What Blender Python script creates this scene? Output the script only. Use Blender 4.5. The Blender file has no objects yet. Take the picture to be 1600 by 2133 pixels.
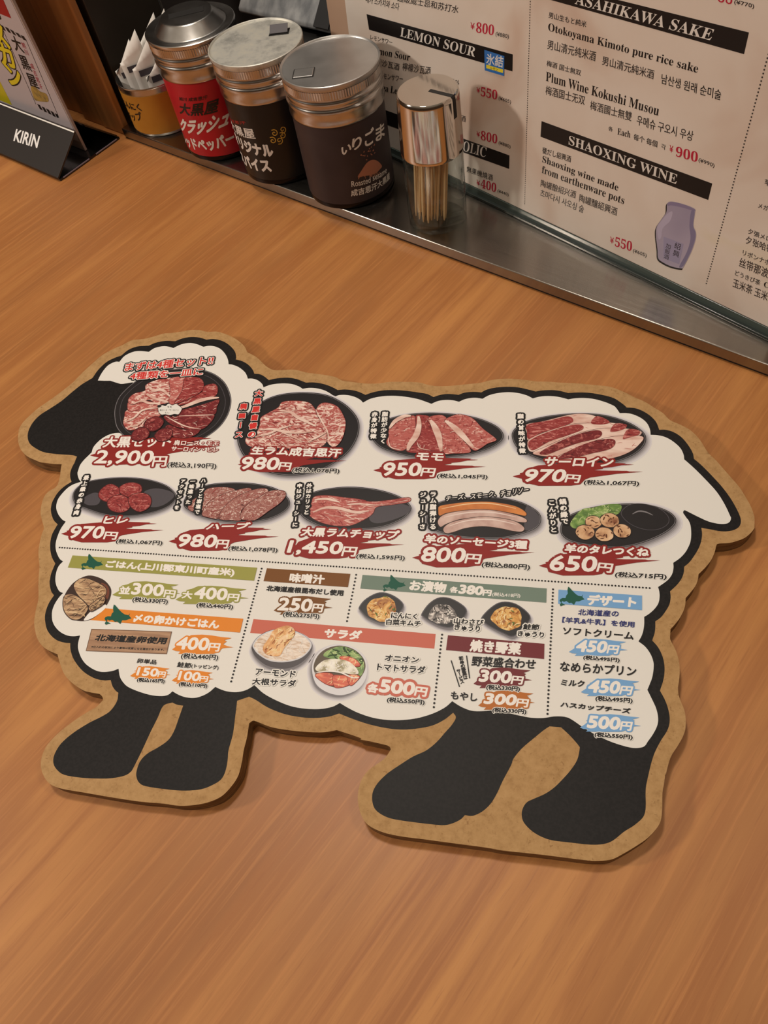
import bpy, bmesh, math, random
from mathutils import Vector, Matrix
from mathutils.geometry import delaunay_2d_cdt

# ------------------------------------------------------------------ camera, world, lights
scene = bpy.context.scene
COL = scene.collection
VS = scene.view_settings
VS.view_transform = 'Standard'; VS.look = 'None'; VS.gamma = 1.0; VS.exposure = 0.0
VS.use_curve_mapping = False

cam = bpy.data.cameras.new('camera')
cam.sensor_fit = 'AUTO'; cam.sensor_width = 36.0; cam.lens = 26.7813
cam.clip_start = 0.01; cam.clip_end = 50
cam_ob = bpy.data.objects.new('camera', cam); COL.objects.link(cam_ob)
CR = [[0.9798949, -0.0527919, 0.1924032], [0.1488696, 0.8355032, -0.528935], [-0.13283, 0.5469437, 0.8265644]]
cam_ob.matrix_world = Matrix(((CR[0][0], CR[0][1], CR[0][2], 0), (CR[1][0], CR[1][1], CR[1][2], 0),
                              (CR[2][0], CR[2][1], CR[2][2], 0.4), (0, 0, 0, 1)))
scene.camera = cam_ob

world = bpy.data.worlds.new('restaurant_ambient'); scene.world = world; world.use_nodes = True
wn = world.node_tree.nodes; wl = world.node_tree.links
bg = wn['Background']
wtc = wn.new('ShaderNodeTexCoord'); wsep = wn.new('ShaderNodeSeparateXYZ'); wr = wn.new('ShaderNodeValToRGB')
wl.new(wtc.outputs['Generated'], wsep.inputs[0]); wl.new(wsep.outputs['Z'], wr.inputs[0])
wr.color_ramp.elements[0].position = 0.35; wr.color_ramp.elements[0].color = (0.10, 0.055, 0.03, 1)
wr.color_ramp.elements[1].position = 1.0; wr.color_ramp.elements[1].color = (0.95, 0.78, 0.58, 1)
wl.new(wr.outputs[0], bg.inputs['Color']); bg.inputs['Strength'].default_value = 0.42


def lamp(name, loc, target, size, power, colour, size_y=None, shape='RECTANGLE'):
    l = bpy.data.lights.new(name, 'AREA'); l.shape = shape if size_y or shape == 'DISK' else 'SQUARE'
    l.size = size
    if size_y: l.size_y = size_y
    l.energy = power; l.color = colour
    o = bpy.data.objects.new(name, l); COL.objects.link(o); o.location = loc
    o.rotation_euler = (Vector(target) - Vector(loc)).to_track_quat('-Z', 'Y').to_euler()
    return o


WARM = (1.0, 0.89, 0.77)
lamp('ceiling_lamp_side', (-1.75, -0.10, 1.05), (-0.2, 0.4, 0.0), 0.16, 14.0, WARM, None, 'DISK')
lamp('ceiling_lamp_over', (-0.39, 0.67, 1.75), (-0.25, 0.45, 0.0), 0.22, 13.0, (1.0, 0.90, 0.78), None, 'DISK')
lamp('ceiling_lamp_right', (0.95, 0.55, 1.6), (0.0, 0.45, 0.0), 0.5, 9.5, (1.0, 0.88, 0.74), 0.4)
lamp('ceiling_lamp_front', (-0.45, -0.75, 1.7), (-0.15, 0.55, 0.0), 0.6, 4.2, (1.0, 0.90, 0.78), 0.4)

# ------------------------------------------------------------------ helpers


def lin(c):
    c = c / 255.0
    return c / 12.92 if c <= 0.04045 else ((c + 0.055) / 1.055) ** 2.4


def S(r, g, b):
    return (lin(r), lin(g), lin(b), 1.0)


MATS = {}


def mat(name, col, rough=0.5, metal=0.0, spec=0.5, **kw):
    if name in MATS: return MATS[name]
    m = bpy.data.materials.new(name); m.use_nodes = True; MATS[name] = m
    b = m.node_tree.nodes['Principled BSDF']
    b.inputs['Base Color'].default_value = col
    b.inputs['Roughness'].default_value = rough
    b.inputs['Metallic'].default_value = metal
    b.inputs['Specular IOR Level'].default_value = spec
    for k, v in kw.items(): b.inputs[k.replace('_', ' ')].default_value = v
    return m


def noise_mat(name, cols, scale=(1, 1, 1), nscale=10.0, detail=4.0, rough=0.5, metal=0.0, spec=0.5, rot=0.0,
              distort=0.0, bump=0.0, coord='Object', nrough=0.5, rough2=None):
    """procedural noise through a colour ramp; cols = [(position, colour), ...]"""
    if name in MATS: return MATS[name]
    m = mat(name, cols[0][1], rough, metal, spec)
    n = m.node_tree.nodes; l = m.node_tree.links; b = n['Principled BSDF']
    tc = n.new('ShaderNodeTexCoord'); mp = n.new('ShaderNodeMapping')
    mp.inputs['Scale'].default_value = scale; mp.inputs['Rotation'].default_value = (0, 0, rot)
    nz = n.new('ShaderNodeTexNoise'); nz.inputs['Scale'].default_value = nscale
    nz.inputs['Detail'].default_value = detail; nz.inputs['Distortion'].default_value = distort
    nz.inputs['Roughness'].default_value = nrough
    r = n.new('ShaderNodeValToRGB'); e = r.color_ramp.elements
    while len(e) < len(cols): e.new(0.5)
    for i, (p, c) in enumerate(cols): e[i].position = p; e[i].color = c
    l.new(tc.outputs[coord], mp.inputs[0]); l.new(mp.outputs[0], nz.inputs[0])
    l.new(nz.outputs['Fac'], r.inputs[0]); l.new(r.outputs[0], b.inputs['Base Color'])
    if rough2 is not None:
        mr = n.new('ShaderNodeMapRange'); mr.inputs['To Min'].default_value = rough; mr.inputs['To Max'].default_value = rough2
        l.new(nz.outputs['Fac'], mr.inputs[0]); l.new(mr.outputs[0], b.inputs['Roughness'])
    if bump:
        bp = n.new('ShaderNodeBump'); bp.inputs['Strength'].default_value = bump; bp.inputs['Distance'].default_value = 0.0005
        l.new(nz.outputs['Fac'], bp.inputs['Height']); l.new(bp.outputs[0], b.inputs['Normal'])
    return m


def tag(o, label, cat, group=None):
    o['label'] = label; o['category'] = cat
    if group: o['group'] = group
    return o


def thing(name, loc, label, cat, group=None):
    o = bpy.data.objects.new(name, None); o.empty_display_size = 0.02; COL.objects.link(o)
    o.location = loc
    return tag(o, label, cat, group)


def origin(o):
    v = Vector((0, 0, 0))
    while o is not None:
        v += Vector(o.location); o = o.parent
    return v


def obj(name, bm, mats, parent=None, loc=None, smooth=False, autosmooth=None):
    """link a bmesh given in world coordinates as one mesh object"""
    off = Vector(loc) if loc is not None else (origin(parent) if parent else Vector((0, 0, 0)))
    for v in bm.verts: v.co -= off
    me = bpy.data.meshes.new(name); bm.to_mesh(me); bm.free()
    for m in (mats if isinstance(mats, (list, tuple)) else [mats]): me.materials.append(m)
    if smooth:
        for p in me.polygons: p.use_smooth = True
    if autosmooth is not None and hasattr(me, 'set_sharp_from_angle'):
        for p in me.polygons: p.use_smooth = True
        me.set_sharp_from_angle(angle=math.radians(autosmooth))
    o = bpy.data.objects.new(name, me); COL.objects.link(o)
    if parent:
        o.parent = parent
        if loc is not None: o.location = Vector(loc) - origin(parent)
    elif loc is not None: o.location = loc
    return o


def box(bm, o, ax, ay, az, mi=0):
    """box spanned by three edge vectors from corner o"""
    o, ax, ay, az = map(Vector, (o, ax, ay, az)); v = []
    for k in (0, 1):
        for j, i in ((0, 0), (0, 1), (1, 1), (1, 0)):
            v.append(bm.verts.new(o + ax * i + ay * j + az * k))
    fs = [(3, 2, 1, 0), (4, 5, 6, 7), (0, 1, 5, 4), (1, 2, 6, 5), (2, 3, 7, 6), (3, 0, 4, 7)]
    out = []
    for f in fs:
        q = bm.faces.new([v[i] for i in f]); q.material_index = mi; out.append(q)
    bmesh.ops.recalc_face_normals(bm, faces=out)
    return v


def bevel(bm, w, seg=2):
    bmesh.ops.bevel(bm, geom=[e for e in bm.edges if len(e.link_faces) == 2 and e.calc_face_angle(0) > 0.5],
                    offset=w, segments=seg, profile=0.5, affect='EDGES', clamp_overlap=True)


def lathe(bm, prof, c, seg=72, closed=False, mi=0):
    """revolve [(radius, z)] about the vertical through c"""
    rings = []
    for r, z in prof:
        if r < 1e-6:
            rings.append([bm.verts.new((c[0], c[1], c[2] + z))])
        else:
            rings.append([bm.verts.new((c[0] + r * math.cos(2 * math.pi * i / seg), c[1] + r * math.sin(2 * math.pi * i / seg), c[2] + z)) for i in range(seg)])
    pairs = list(zip(rings, rings[1:]))
    if closed: pairs.append((rings[-1], rings[0]))
    fs = []
    for a, b in pairs:
        for i in range(seg):
            j = (i + 1) % seg
            if len(a) == 1 and len(b) == 1: continue
            if len(a) == 1: f = bm.faces.new((a[0], b[j], b[i]))
            elif len(b) == 1: f = bm.faces.new((a[i], a[j], b[0]))
            else: f = bm.faces.new((a[i], a[j], b[j], b[i]))
            f.material_index = mi; fs.append(f)
    bmesh.ops.recalc_face_normals(bm, faces=fs)
    return rings


def pts(s):
    """'x,y x,y*' in millimetres -> [(x, y, is_corner)] in metres"""
    o = []
    for t in s.split():
        f = t.endswith('*'); x, y = t.rstrip('*').split(',')
        o.append((float(x) / 1000, float(y) / 1000, f))
    return o


def xy(s): return [(p[0], p[1]) for p in pts(s)]


def curve(p, n=5, closed=True):
    """Catmull-Rom through the points, broken at corner points"""
    N = len(p); out = []
    for i in range(N if closed else N - 1):
        a, b = p[i], p[(i + 1) % N]
        z = p[i - 1] if (closed or i > 0) else a
        d = p[(i + 2) % N] if (closed or i + 2 < N) else b
        if a[2]: z = (2 * a[0] - b[0], 2 * a[1] - b[1])
        if b[2]: d = (2 * b[0] - a[0], 2 * b[1] - a[1])
        for k in range(n):
            t = k / n; r = []
            for q in (0, 1):
                m1 = (b[q] - z[q]) / 2; m2 = (d[q] - a[q]) / 2
                r.append((2 * t**3 - 3 * t**2 + 1) * a[q] + (t**3 - 2 * t**2 + t) * m1 + (-2 * t**3 + 3 * t**2) * b[q] + (t**3 - t**2) * m2)
            out.append(tuple(r))
    if not closed: out.append((p[-1][0], p[-1][1]))
    return out


def smooth(s, n=5): return curve(pts(s), n)


def area(p):
    return 0.5 * sum(p[i][0] * p[(i + 1) % len(p)][1] - p[(i + 1) % len(p)][0] * p[i][1] for i in range(len(p)))


def ccw(p): return p if area(p) > 0 else p[::-1]


def ellipse(cx, cy, rx, ry, a=0.0, n=40, wob=0.0, rng=None):
    o = []; ph = [rng.uniform(0, 6.28) for _ in range(4)] if rng else None
    for i in range(n):
        t = 2 * math.pi * i / n; k = 1.0
        if rng: k += wob * (math.sin(3 * t + ph[0]) + 0.7 * math.sin(5 * t + ph[1]) + 0.5 * math.sin(8 * t + ph[2])) / 2
        x, y = rx * k * math.cos(t), ry * k * math.sin(t)
        o.append((cx + x * math.cos(a) - y * math.sin(a), cy + x * math.sin(a) + y * math.cos(a)))
    return o


def grow(poly, d):
    poly = ccw(poly); N = len(poly); o = []
    for i in range(N):
        a, b, c = Vector(poly[i - 1]), Vector(poly[i]), Vector(poly[(i + 1) % N])
        t = (c - a)
        if t.length < 1e-9: o.append(poly[i]); continue
        t.normalize(); o.append((b.x + t.y * d, b.y - t.x * d))
    return o


# ---- lettering: outlines come from Blender's built-in typeface
GLYPH = {}


def glyphs(s):
    if s in GLYPH: return GLYPH[s]
    c = bpy.data.curves.new('lettering', 'FONT'); c.body = s; c.resolution_u = 3
    o = bpy.data.objects.new('lettering', c); COL.objects.link(o)
    bpy.context.view_layer.update()
    dg = bpy.context.evaluated_depsgraph_get()
    me = bpy.data.meshes.new_from_object(o.evaluated_get(dg))
    V = [(v.co.x, v.co.y) for v in me.vertices]; Fc = [tuple(p.vertices) for p in me.polygons]
    cnt = {}
    for f in Fc:
        for i in range(len(f)):
            e = (f[i], f[(i + 1) % len(f)]); k = (min(e), max(e)); cnt.setdefault(k, []).append(e)
    E = [v[0] for v in cnt.values() if len(v) == 1]
    bpy.data.objects.remove(o); bpy.data.curves.remove(c); bpy.data.meshes.remove(me)
    GLYPH[s] = (V, Fc, E)
    return GLYPH[s]


def serif(s):
    """Latin letters and digits as upright serif forms"""
    o = ''
    for ch in s:
        if 'A' <= ch <= 'Z': o += chr(0x1D400 + ord(ch) - 65)
        elif 'a' <= ch <= 'z': o += chr(0x1D41A + ord(ch) - 97)
        elif '0' <= ch <= '9': o += chr(0x1D7CE + ord(ch) - 48)
        else: o += ch
    return o


class Print:
    """flat printed artwork, painted layer over layer, collected into one mesh with several inks"""
    DZ = 4e-6

    def __init__(self, M, base=0.0):
        self.M = M; self.z = base; self.V = []; self.F = []; self.I = []; self.mats = []

    def mi(self, m):
        if m not in self.mats: self.mats.append(m)
        return self.mats.index(m)

    def poly(self, p, m):
        if len(p) > 40:
            self._tri(ccw(p), [tuple(range(len(p)))], m); return
        self.z += self.DZ; p = ccw(p); k = len(self.V)
        self.V += [(x, y, self.z) for x, y in p]
        self.F.append(tuple(range(k, k + len(p)))); self.I.append(self.mi(m))

    def quad(self, s, m): self.poly(xy(s), m)

    def _tri(self, P, F, m, union=False):
        """triangulate overlapping outlines into one clean sheet"""
        self.z += self.DZ; mi = self.mi(m)
        x0 = sum(p[0] for p in P) / len(P); y0 = sum(p[1] for p in P) / len(P); K_ = 1000.0
        r = delaunay_2d_cdt([Vector(((p[0] - x0) * K_, (p[1] - y0) * K_)) for p in P], [], F, 1, 1e-5)
        V = r[0]; T = [f for f, o in zip(r[2], r[5]) if o]
        if union:
            cnt = {}
            for f in T:
                if area([(V[i].x, V[i].y) for i in f]) < 0: f = f[::-1]
                for i in range(len(f)):
                    e = (f[i], f[(i + 1) % len(f)]); k = (min(e), max(e)); cnt.setdefault(k, []).append(e)
            out = {}
            for c in cnt.values():
                if len(c) == 1: out.setdefault(c[0][0], []).append(c[0][1])
            loops = []
            while out:
                a = next(iter(out)); loop = []
                while a in out:
                    loop.append(a); b = out[a].pop()
                    if not out[a]: del out[a]
                    a = b
                L = [V[i] for i in loop]; keep = []
                for i, B in enumerate(L):               # thin out nearly straight runs of the outline
                    A = keep[-1] if keep else L[-1]; C = L[(i + 1) % len(L)]; d = (C - A).length
                    if len(L) > 8 and 1e-9 < d < 1.2 and abs((C - A).x * (B - A).y - (C - A).y * (B - A).x) / d < 0.010: continue
                    keep.append(B)
                if len(keep) > 2: loops.append(keep if area([(q.x, q.y) for q in keep]) > 0 else keep[::-1])
            vv = []; ff = []
            for L in loops: ff.append(tuple(range(len(vv), len(vv) + len(L)))); vv += L
            r = delaunay_2d_cdt(vv, [], ff, 1, 1e-6)
            V = r[0]; T = [f for f, o in zip(r[2], r[5]) if len(o) % 2 == 1]
        k = len(self.V); z = self.z
        self.V += [(v.x / K_ + x0, v.y / K_ + y0, z) for v in V]
        for f in T:
            q = [(V[i].x, V[i].y) for i in f]
            self.F.append(tuple(k + i for i in (f if area(q) > 0 else f[::-1]))); self.I.append(mi)

    def _raw(self, P, F, E, m, w):
        """filled faces plus a round-jointed border of half width w"""
        P = list(P); G = [f if area([P[i] for i in f]) > 0 else f[::-1] for f in F if len(f) > 2 and abs(area([P[i] for i in f])) > 2e-12]
        if w <= 0:
            self.z += self.DZ; mi = self.mi(m); k = len(self.V)
            self.V += [(x, y, self.z) for x, y in P]
            for f in G: self.F.append(tuple(k + i for i in f)); self.I.append(mi)
            return
        dirs = {}
        for a, b in E:
            A, B = P[a], P[b]; dx, dy = B[0] - A[0], B[1] - A[1]; L = math.hypot(dx, dy)
            if L < 4e-6: continue
            dirs.setdefault(a, []).append((dx / L, dy / L)); dirs.setdefault(b, []).append((dx / L, dy / L))
            nx, ny = -dy / L * w, dx / L * w; k = len(P)
            P += [(A[0] - nx, A[1] - ny), (B[0] - nx, B[1] - ny), (B[0] + nx, B[1] + ny), (A[0] + nx, A[1] + ny)]
            G.append((k, k + 1, k + 2, k + 3))
        for c, d in dirs.items():
            if len(d) == 2 and d[0][0] * d[1][0] + d[0][1] * d[1][1] > 0.94: continue
            k = len(P); x, y = P[c]; N = 8
            P += [(x + w * math.cos((t + 0.37) * 2 * math.pi / N), y + w * math.sin((t + 0.37) * 2 * math.pi / N)) for t in range(N)]
            G.append(tuple(range(k, k + N)))
        self._tri(P, G, m, True)

    def stroke(self, p, w, m, taper=False):
        """brush stroke along a polyline"""
        self.z += self.DZ; mi = self.mi(m); N = len(p); Ls = []; Rs = []
        for i in range(N):
            a, b = Vector(p[max(i - 1, 0)]), Vector(p[min(i + 1, N - 1)]); t = b - a
            if t.length < 1e-9: t = Vector((1, 0))
            t.normalize(); ww = w
            if taper: ww = w * (0.25 + 0.75 * math.sin(math.pi * (i + 0.5) / N))
            Ls.append((p[i][0] - t.y * ww, p[i][1] + t.x * ww)); Rs.append((p[i][0] + t.y * ww, p[i][1] - t.x * ww))
        k = len(self.V)
        self.V += [(x, y, self.z) for x, y in Ls + Rs]
        for i in range(N - 1):
            self.F.append((k + N + i, k + N + i + 1, k + i + 1, k + i)); self.I.append(mi)

    def _fit(self, s, p0, p1, p2):
        V, F, E = glyphs(s)
        x0 = min(v[0] for v in V); x1 = max(v[0] for v in V); y0 = min(v[1] for v in V); y1 = max(v[1] for v in V)
        P = []
        for x, y in V:
            u = (x - x0) / max(x1 - x0, 1e-6); v = (y - y0) / max(y1 - y0, 1e-6)
            P.append((p0[0] + u * (p1[0] - p0[0]) + v * (p2[0] - p0[0]), p0[1] + u * (p1[1] - p0[1]) + v * (p2[1] - p0[1])))
        return P, F, E

    def text(self, s, q, inks):
        """q = bottom-left, bottom-right, top-left; inks = [(material, border half width mm), ...] from the back to the front"""
        P, F, E = self._fit(s, *xy(q))
        for m, w in inks: self._raw(P, F, E, m, w / 1000)

    def vtext(self, s, q, size, inks, wide=1.0, rot=True):
        """characters stacked from the first point (centre of first) to the second (centre of last)"""
        a, b = [Vector(p) for p in xy(q)]; n = len(s); size /= 1000
        d = (b - a).normalized() if n > 1 else Vector((0, -1)); up = -d; rt = Vector((1, 0)) if not rot else Vector((up.y, -up.x))
        jobs = []
        for i, ch in enumerate(s):
            if ch == ' ': continue
            c = a.lerp(b, i / max(n - 1, 1)); V, F, E = glyphs(ch); P = []
            for x, y in V:
                gx, gy = x - 0.5, y - 0.38
                if ch in 'ー': gx, gy = gy, -gx
                if ch in 'っッュョゃゅ': gx += 0.08; gy += 0.08
                P.append(tuple(c + rt * gx * size * wide + up * gy * size))
            jobs.append((P, F, E))
        P, F, E = [], [], []
        for p, f, e in jobs:
            k = len(P); P += p; F += [tuple(k + i for i in q) for q in f]; E += [(k + i, k + j) for i, j in e]
        for m, w in inks: self._raw(P, F, E, m, w / 1000)

    def dots(self, q, n, r, m):
        a, b = [Vector(p) for p in xy(q)]; self.z += self.DZ; mi = self.mi(m); r /= 1000
        for i in range(n):
            c = a.lerp(b, i / (n - 1)); k = len(self.V)
            self.V += [(c.x + r * math.cos(t * math.pi / 4), c.y + r * math.sin(t * math.pi / 4), self.z) for t in range(8)]
            self.F.append(tuple(range(k, k + 8))); self.I.append(mi)

    def build(self, name, parent, fine=0.0):
        off = origin(parent); me = bpy.data.meshes.new(name)
        me.from_pydata(self.V, [], self.F)
        for m in self.mats: me.materials.append(m)
        me.polygons.foreach_set('material_index', self.I); me.update()
        if fine:                                        # cut long faces so the print follows a round wall
            bm = bmesh.new(); bm.from_mesh(me)
            for _ in range(5):
                bmesh.ops.triangulate(bm, faces=[f for f in bm.faces if len(f.verts) > 3])
                e = [e for e in bm.edges if abs(e.verts[0].co.x - e.verts[1].co.x) > fine]
                if not e: break
                bmesh.ops.subdivide_edges(bm, edges=e, cuts=1)
            bm.to_mesh(me); bm.free()
        for v in me.vertices: v.co = Vector(self.M(*v.co)) - off
        me.update()
        o = bpy.data.objects.new(name, me); COL.objects.link(o); o.parent = parent
        return o

# ------------------------------------------------------------------ setting: table, wall, post, ledge
SE = Vector([0.87723, -0.48007, 0.0]); SN = Vector([0.48007, 0.87723, 0.0]); UP = Vector((0, 0, 1))   # along the ledge, away from the viewer
SA = Vector([-0.47355, 0.62173, 0.0])
LF = 0.4012                                                     # ledge front, measured along SN
ZL = 0.0105                                                     # ledge top


def LP(s, n, z=0.0): return SE * s + SN * n + UP * z


# laminate: long streaks running square to the ledge
wood = mat('laminate', S(190, 128, 72), 0.42, 0, 0.42)
n = wood.node_tree.nodes; l = wood.node_tree.links; b = n['Principled BSDF']
tc = n.new('ShaderNodeTexCoord'); mp0 = n.new('ShaderNodeMapping'); mp0.inputs['Rotation'].default_value = (0, 0, math.radians(-60))
l.new(tc.outputs['Object'], mp0.inputs[0])


def streak(sx, sy, detail, dist, r):
    mp = n.new('ShaderNodeMapping'); mp.inputs['Scale'].default_value = (sx, sy, 1); mp.inputs['Location'].default_value = (sx * 0.13, sy * 0.31, 0)
    l.new(mp0.outputs[0], mp.inputs[0])
    z = n.new('ShaderNodeTexNoise'); z.inputs['Scale'].default_value = 1; z.inputs['Detail'].default_value = detail; z.inputs['Distortion'].default_value = dist; z.inputs['Roughness'].default_value = r
    l.new(mp.outputs[0], z.inputs[0]); return z


def mixc(fac, a, bcol, mode='MIX', f=None):
    x = n.new('ShaderNodeMix'); x.data_type = 'RGBA'; x.blend_type = mode
    if fac is not None: l.new(fac, x.inputs[0])
    else: x.inputs[0].default_value = f
    for s_, i in ((a, 6), (bcol, 7)):
        if isinstance(s_, tuple): x.inputs[i].default_value = s_
        else: l.new(s_, x.inputs[i])
    return x.outputs[2]


def ramp(src, p0, p1):
    r = n.new('ShaderNodeMapRange'); r.inputs['From Min'].default_value = p0; r.inputs['From Max'].default_value = p1
    l.new(src, r.inputs[0]); return r.outputs[0]


broad = streak(2.2, 14, 3, 0.4, 0.55); mid = streak(5, 90, 4, 0.3, 0.6); fine = streak(14, 520, 3, 0.2, 0.6); pore = streak(60, 900, 2, 0.0, 0.5)
c1 = mixc(ramp(broad.outputs['Fac'], 0.36, 0.64), S(150, 96, 52), S(188, 129, 71))
c2 = mixc(ramp(mid.outputs['Fac'], 0.38, 0.66), c1, S(160, 102, 54))
c3 = mixc(ramp(fine.outputs['Fac'], 0.50, 0.85), c2, S(187, 126, 71))
pf = n.new('ShaderNodeMath'); pf.operation = 'MULTIPLY'; pf.inputs[1].default_value = 0.35
l.new(ramp(pore.outputs['Fac'], 0.60, 0.74), pf.inputs[0])
c4 = mixc(pf.outputs[0], c3, S(146, 90, 50))
l.new(c4, b.inputs['Base Color'])
bp = n.new('ShaderNodeBump'); bp.inputs['Strength'].default_value = 0.10; bp.inputs['Distance'].default_value = 0.0004
l.new(fine.outputs['Fac'], bp.inputs['Height']); l.new(bp.outputs[0], b.inputs['Normal'])

floor_m = noise_mat('dark_floor', [(0.4, S(70, 52, 40)), (0.6, S(86, 64, 48))], nscale=6, rough=0.6)
bm = bmesh.new(); box(bm, (-3, -2.2, -0.76), (6, 0, 0), (0, 5, 0), (0, 0, 0.03))
o = obj('floor', bm, floor_m); o['kind'] = 'structure'

table = thing('table', (-0.1, 0.3, -0.73), 'orange-brown wood-grain laminate table under the sheep-shaped board', 'table')
bm = bmesh.new(); box(bm, LP(-1.25, -0.75, -0.03), SE * 2.3, SN * (0.5512 + 0.75), UP * 0.03); bevel(bm, 0.002)
obj('tabletop', bm, wood, table)
metal_dark = mat('dark_metal', S(38, 36, 36), 0.4, 0.6)
for i, (s_, n_) in enumerate(((-1.1, -0.6), (0.9, -0.6), (-1.1, 0.45), (0.9, 0.45))):
    bm = bmesh.new(); box(bm, LP(s_, n_, -0.73), SE * 0.05, SN * 0.05, UP * 0.70); obj('leg', bm, metal_dark, table)

wall_m = noise_mat('dark_wall', [(0.35, S(24, 21, 20)), (0.65, S(34, 30, 28))], nscale=5, rough=0.5)
bm = bmesh.new(); box(bm, LP(-1.5, 0.74, -0.73), SE * 2.8, SN * 0.05, UP * 2.0)
o = obj('wall_back', bm, wall_m); o['kind'] = 'structure'

# wooden partition post left of the ledge
post_m = noise_mat('post_wood', [(0.3, S(134, 86, 46)), (0.55, S(172, 114, 62)), (0.75, S(190, 132, 76))], scale=(40, 40, 1.6), nscale=1.6, detail=5, rough=0.45, distort=0.3)
post = thing('wooden_post', LP(-0.80, 0.46, 0), 'varnished wooden partition post behind the black sign stand, left of the condiments', 'post')
bm = bmesh.new()
box(bm, LP(-0.7475, 0.405, 0), SE * 0.035, SN * 0.008, UP * 0.9); bevel(bm, 0.0015)
obj('edge_board', bm, post_m, post)
bm = bmesh.new()
box(bm, LP(-0.782, 0.4065, 0), SE * 0.034, SN * 0.008, UP * 0.9); bevel(bm, 0.001)
obj('middle_board', bm, post_m, post)
bm = bmesh.new()
box(bm, LP(-0.98, 0.412, 0), SE * 0.1975, SN * 0.008, UP * 0.9); bevel(bm, 0.001)
obj('wide_board', bm, post_m, post)

bm = bmesh.new()
box(bm, LP(-0.98, 0.4205, 0), SE * 0.2655, SN * 0.080, UP * 0.9); bevel(bm, 0.001)
obj('dark_core', bm, noise_mat('dark_veneer', [(0.35, S(44, 38, 32)), (0.65, S(58, 50, 42))], nscale=5, rough=0.4), post)

bm = bmesh.new(); box(bm, LP(-0.7163, 0.5007, 0), SE * 0.0016, SN * 0.0016, UP * 0.9)  # pale strip added to imitate the highlight along the dark core's edge
obj('edge_highlight', bm, mat('edge_highlight_grey', S(120, 114, 108), 0.4, 0.6), post)

# brushed steel ledge
steel = mat('brushed_steel', S(150, 145, 138), 0.24, 1.0)
n = steel.node_tree.nodes; l = steel.node_tree.links; b = n['Principled BSDF']
b.inputs['Anisotropic'].default_value = 0.75
tc = n.new('ShaderNodeTexCoord'); mp = n.new('ShaderNodeMapping'); mp.inputs['Rotation'].default_value = (0, 0, math.radians(28.69))
mp2 = n.new('ShaderNodeMapping'); mp2.inputs['Scale'].default_value = (12, 1400, 300)
l.new(tc.outputs['Object'], mp.inputs[0]); l.new(mp.outputs[0], mp2.inputs[0])
nz = n.new('ShaderNodeTexNoise'); nz.inputs['Scale'].default_value = 1; nz.inputs['Detail'].default_value = 3; l.new(mp2.outputs[0], nz.inputs[0])
mr = n.new('ShaderNodeMapRange'); mr.inputs['To Min'].default_value = 0.17; mr.inputs['To Max'].default_value = 0.29
l.new(nz.outputs['Fac'], mr.inputs[0]); l.new(mr.outputs[0], b.inputs['Roughness'])
bp = n.new('ShaderNodeBump'); bp.inputs['Strength'].default_value = 0.06; bp.inputs['Distance'].default_value = 0.0002
l.new(nz.outputs['Fac'], bp.inputs['Height']); l.new(bp.outputs[0], b.inputs['Normal'])
tg = n.new('ShaderNodeCombineXYZ'); tg.inputs[0].default_value, tg.inputs[1].default_value, tg.inputs[2].default_value = SN.x, SN.y, 1.0
l.new(tg.outputs[0], b.inputs['Tangent'])

ledge = thing('steel_ledge', LP(-0.1, 0.46, 0), 'long brushed stainless steel ledge along the back of the table', 'ledge')
bm = bmesh.new(); box(bm, LP(-0.7093, LF, 0.0018), SE * 1.35, SN * 0.150, UP * (ZL - 0.0018)); bevel(bm, 0.0009, 3)
obj('shelf_plate', bm, steel, ledge)
bm = bmesh.new(); box(bm, LP(-0.7095, LF + 0.0012, 0), SE * 1.35, SN * 0.146, UP * 0.0019)
obj('base_strip', bm, mat('black_rubber', S(24, 20, 18), 0.6), ledge)

# steel cabinet further back on the counter
cab = thing('steel_box', LP(-0.72, 0.70, 0), 'grey stainless steel box standing far back behind the shakers', 'steel box')
cab_m = noise_mat('worn_steel', [(0.35, S(168, 172, 178)), (0.65, S(236, 238, 240))], scale=(30, 30, 3), nscale=2.0, detail=4, rough=0.36, metal=0.5, rough2=0.5)
bm = bmesh.new()
pr = [(0.645, 0.004), (0.645, 0.009), (0.690, 0.056), (0.690, 0.26), (0.735, 0.26), (0.735, 0.004)]
e0 = [bm.verts.new(LP(-0.775, n_, z_)) for n_, z_ in pr]; e1 = [bm.verts.new(LP(-0.633, n_, z_)) for n_, z_ in pr]
bm.faces.new(e0); bm.faces.new(e1[::-1])
for i in range(6): bm.faces.new((e0[i], e1[i], e1[(i + 1) % 6], e0[(i + 1) % 6]))
bmesh.ops.recalc_face_normals(bm, faces=bm.faces[:]); bevel(bm, 0.003, 3)
obj('housing', bm, cab_m, cab, autosmooth=40)
bm = bmesh.new(); box(bm, LP(-0.654, 0.6428, 0.0095), SE * 0.0215, SN * 0.0437 + UP * 0.0456, -SN * 0.0012 + UP * 0.0012)
obj('side_trim', bm, mat('grey_steel', S(84, 84, 86), 0.45, 0.6), cab)
for s_, n_ in ((-0.765, 0.66), (-0.66, 0.66), (-0.765, 0.72), (-0.66, 0.72)):
    bm = bmesh.new(); lathe(bm, [(0, 0), (0.008, 0), (0.008, 0.006), (0, 0.006)], LP(s_, n_, 0), 20); obj('foot', bm, MATS['black_rubber'], cab)

# dark back counter that fills the gap between ledge and wall
counter = thing('back_counter', LP(-0.1, 0.62, -0.03), 'black counter strip between the steel ledge and the dark wall', 'counter')
bm = bmesh.new(); box(bm, LP(-0.7093, LF + 0.1515, -0.03), SE * 1.35, SN * 0.186, UP * 0.03); bevel(bm, 0.001)
obj('counter_slab', bm, mat('black_lacquer', S(16, 14, 13), 0.5), counter)

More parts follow.
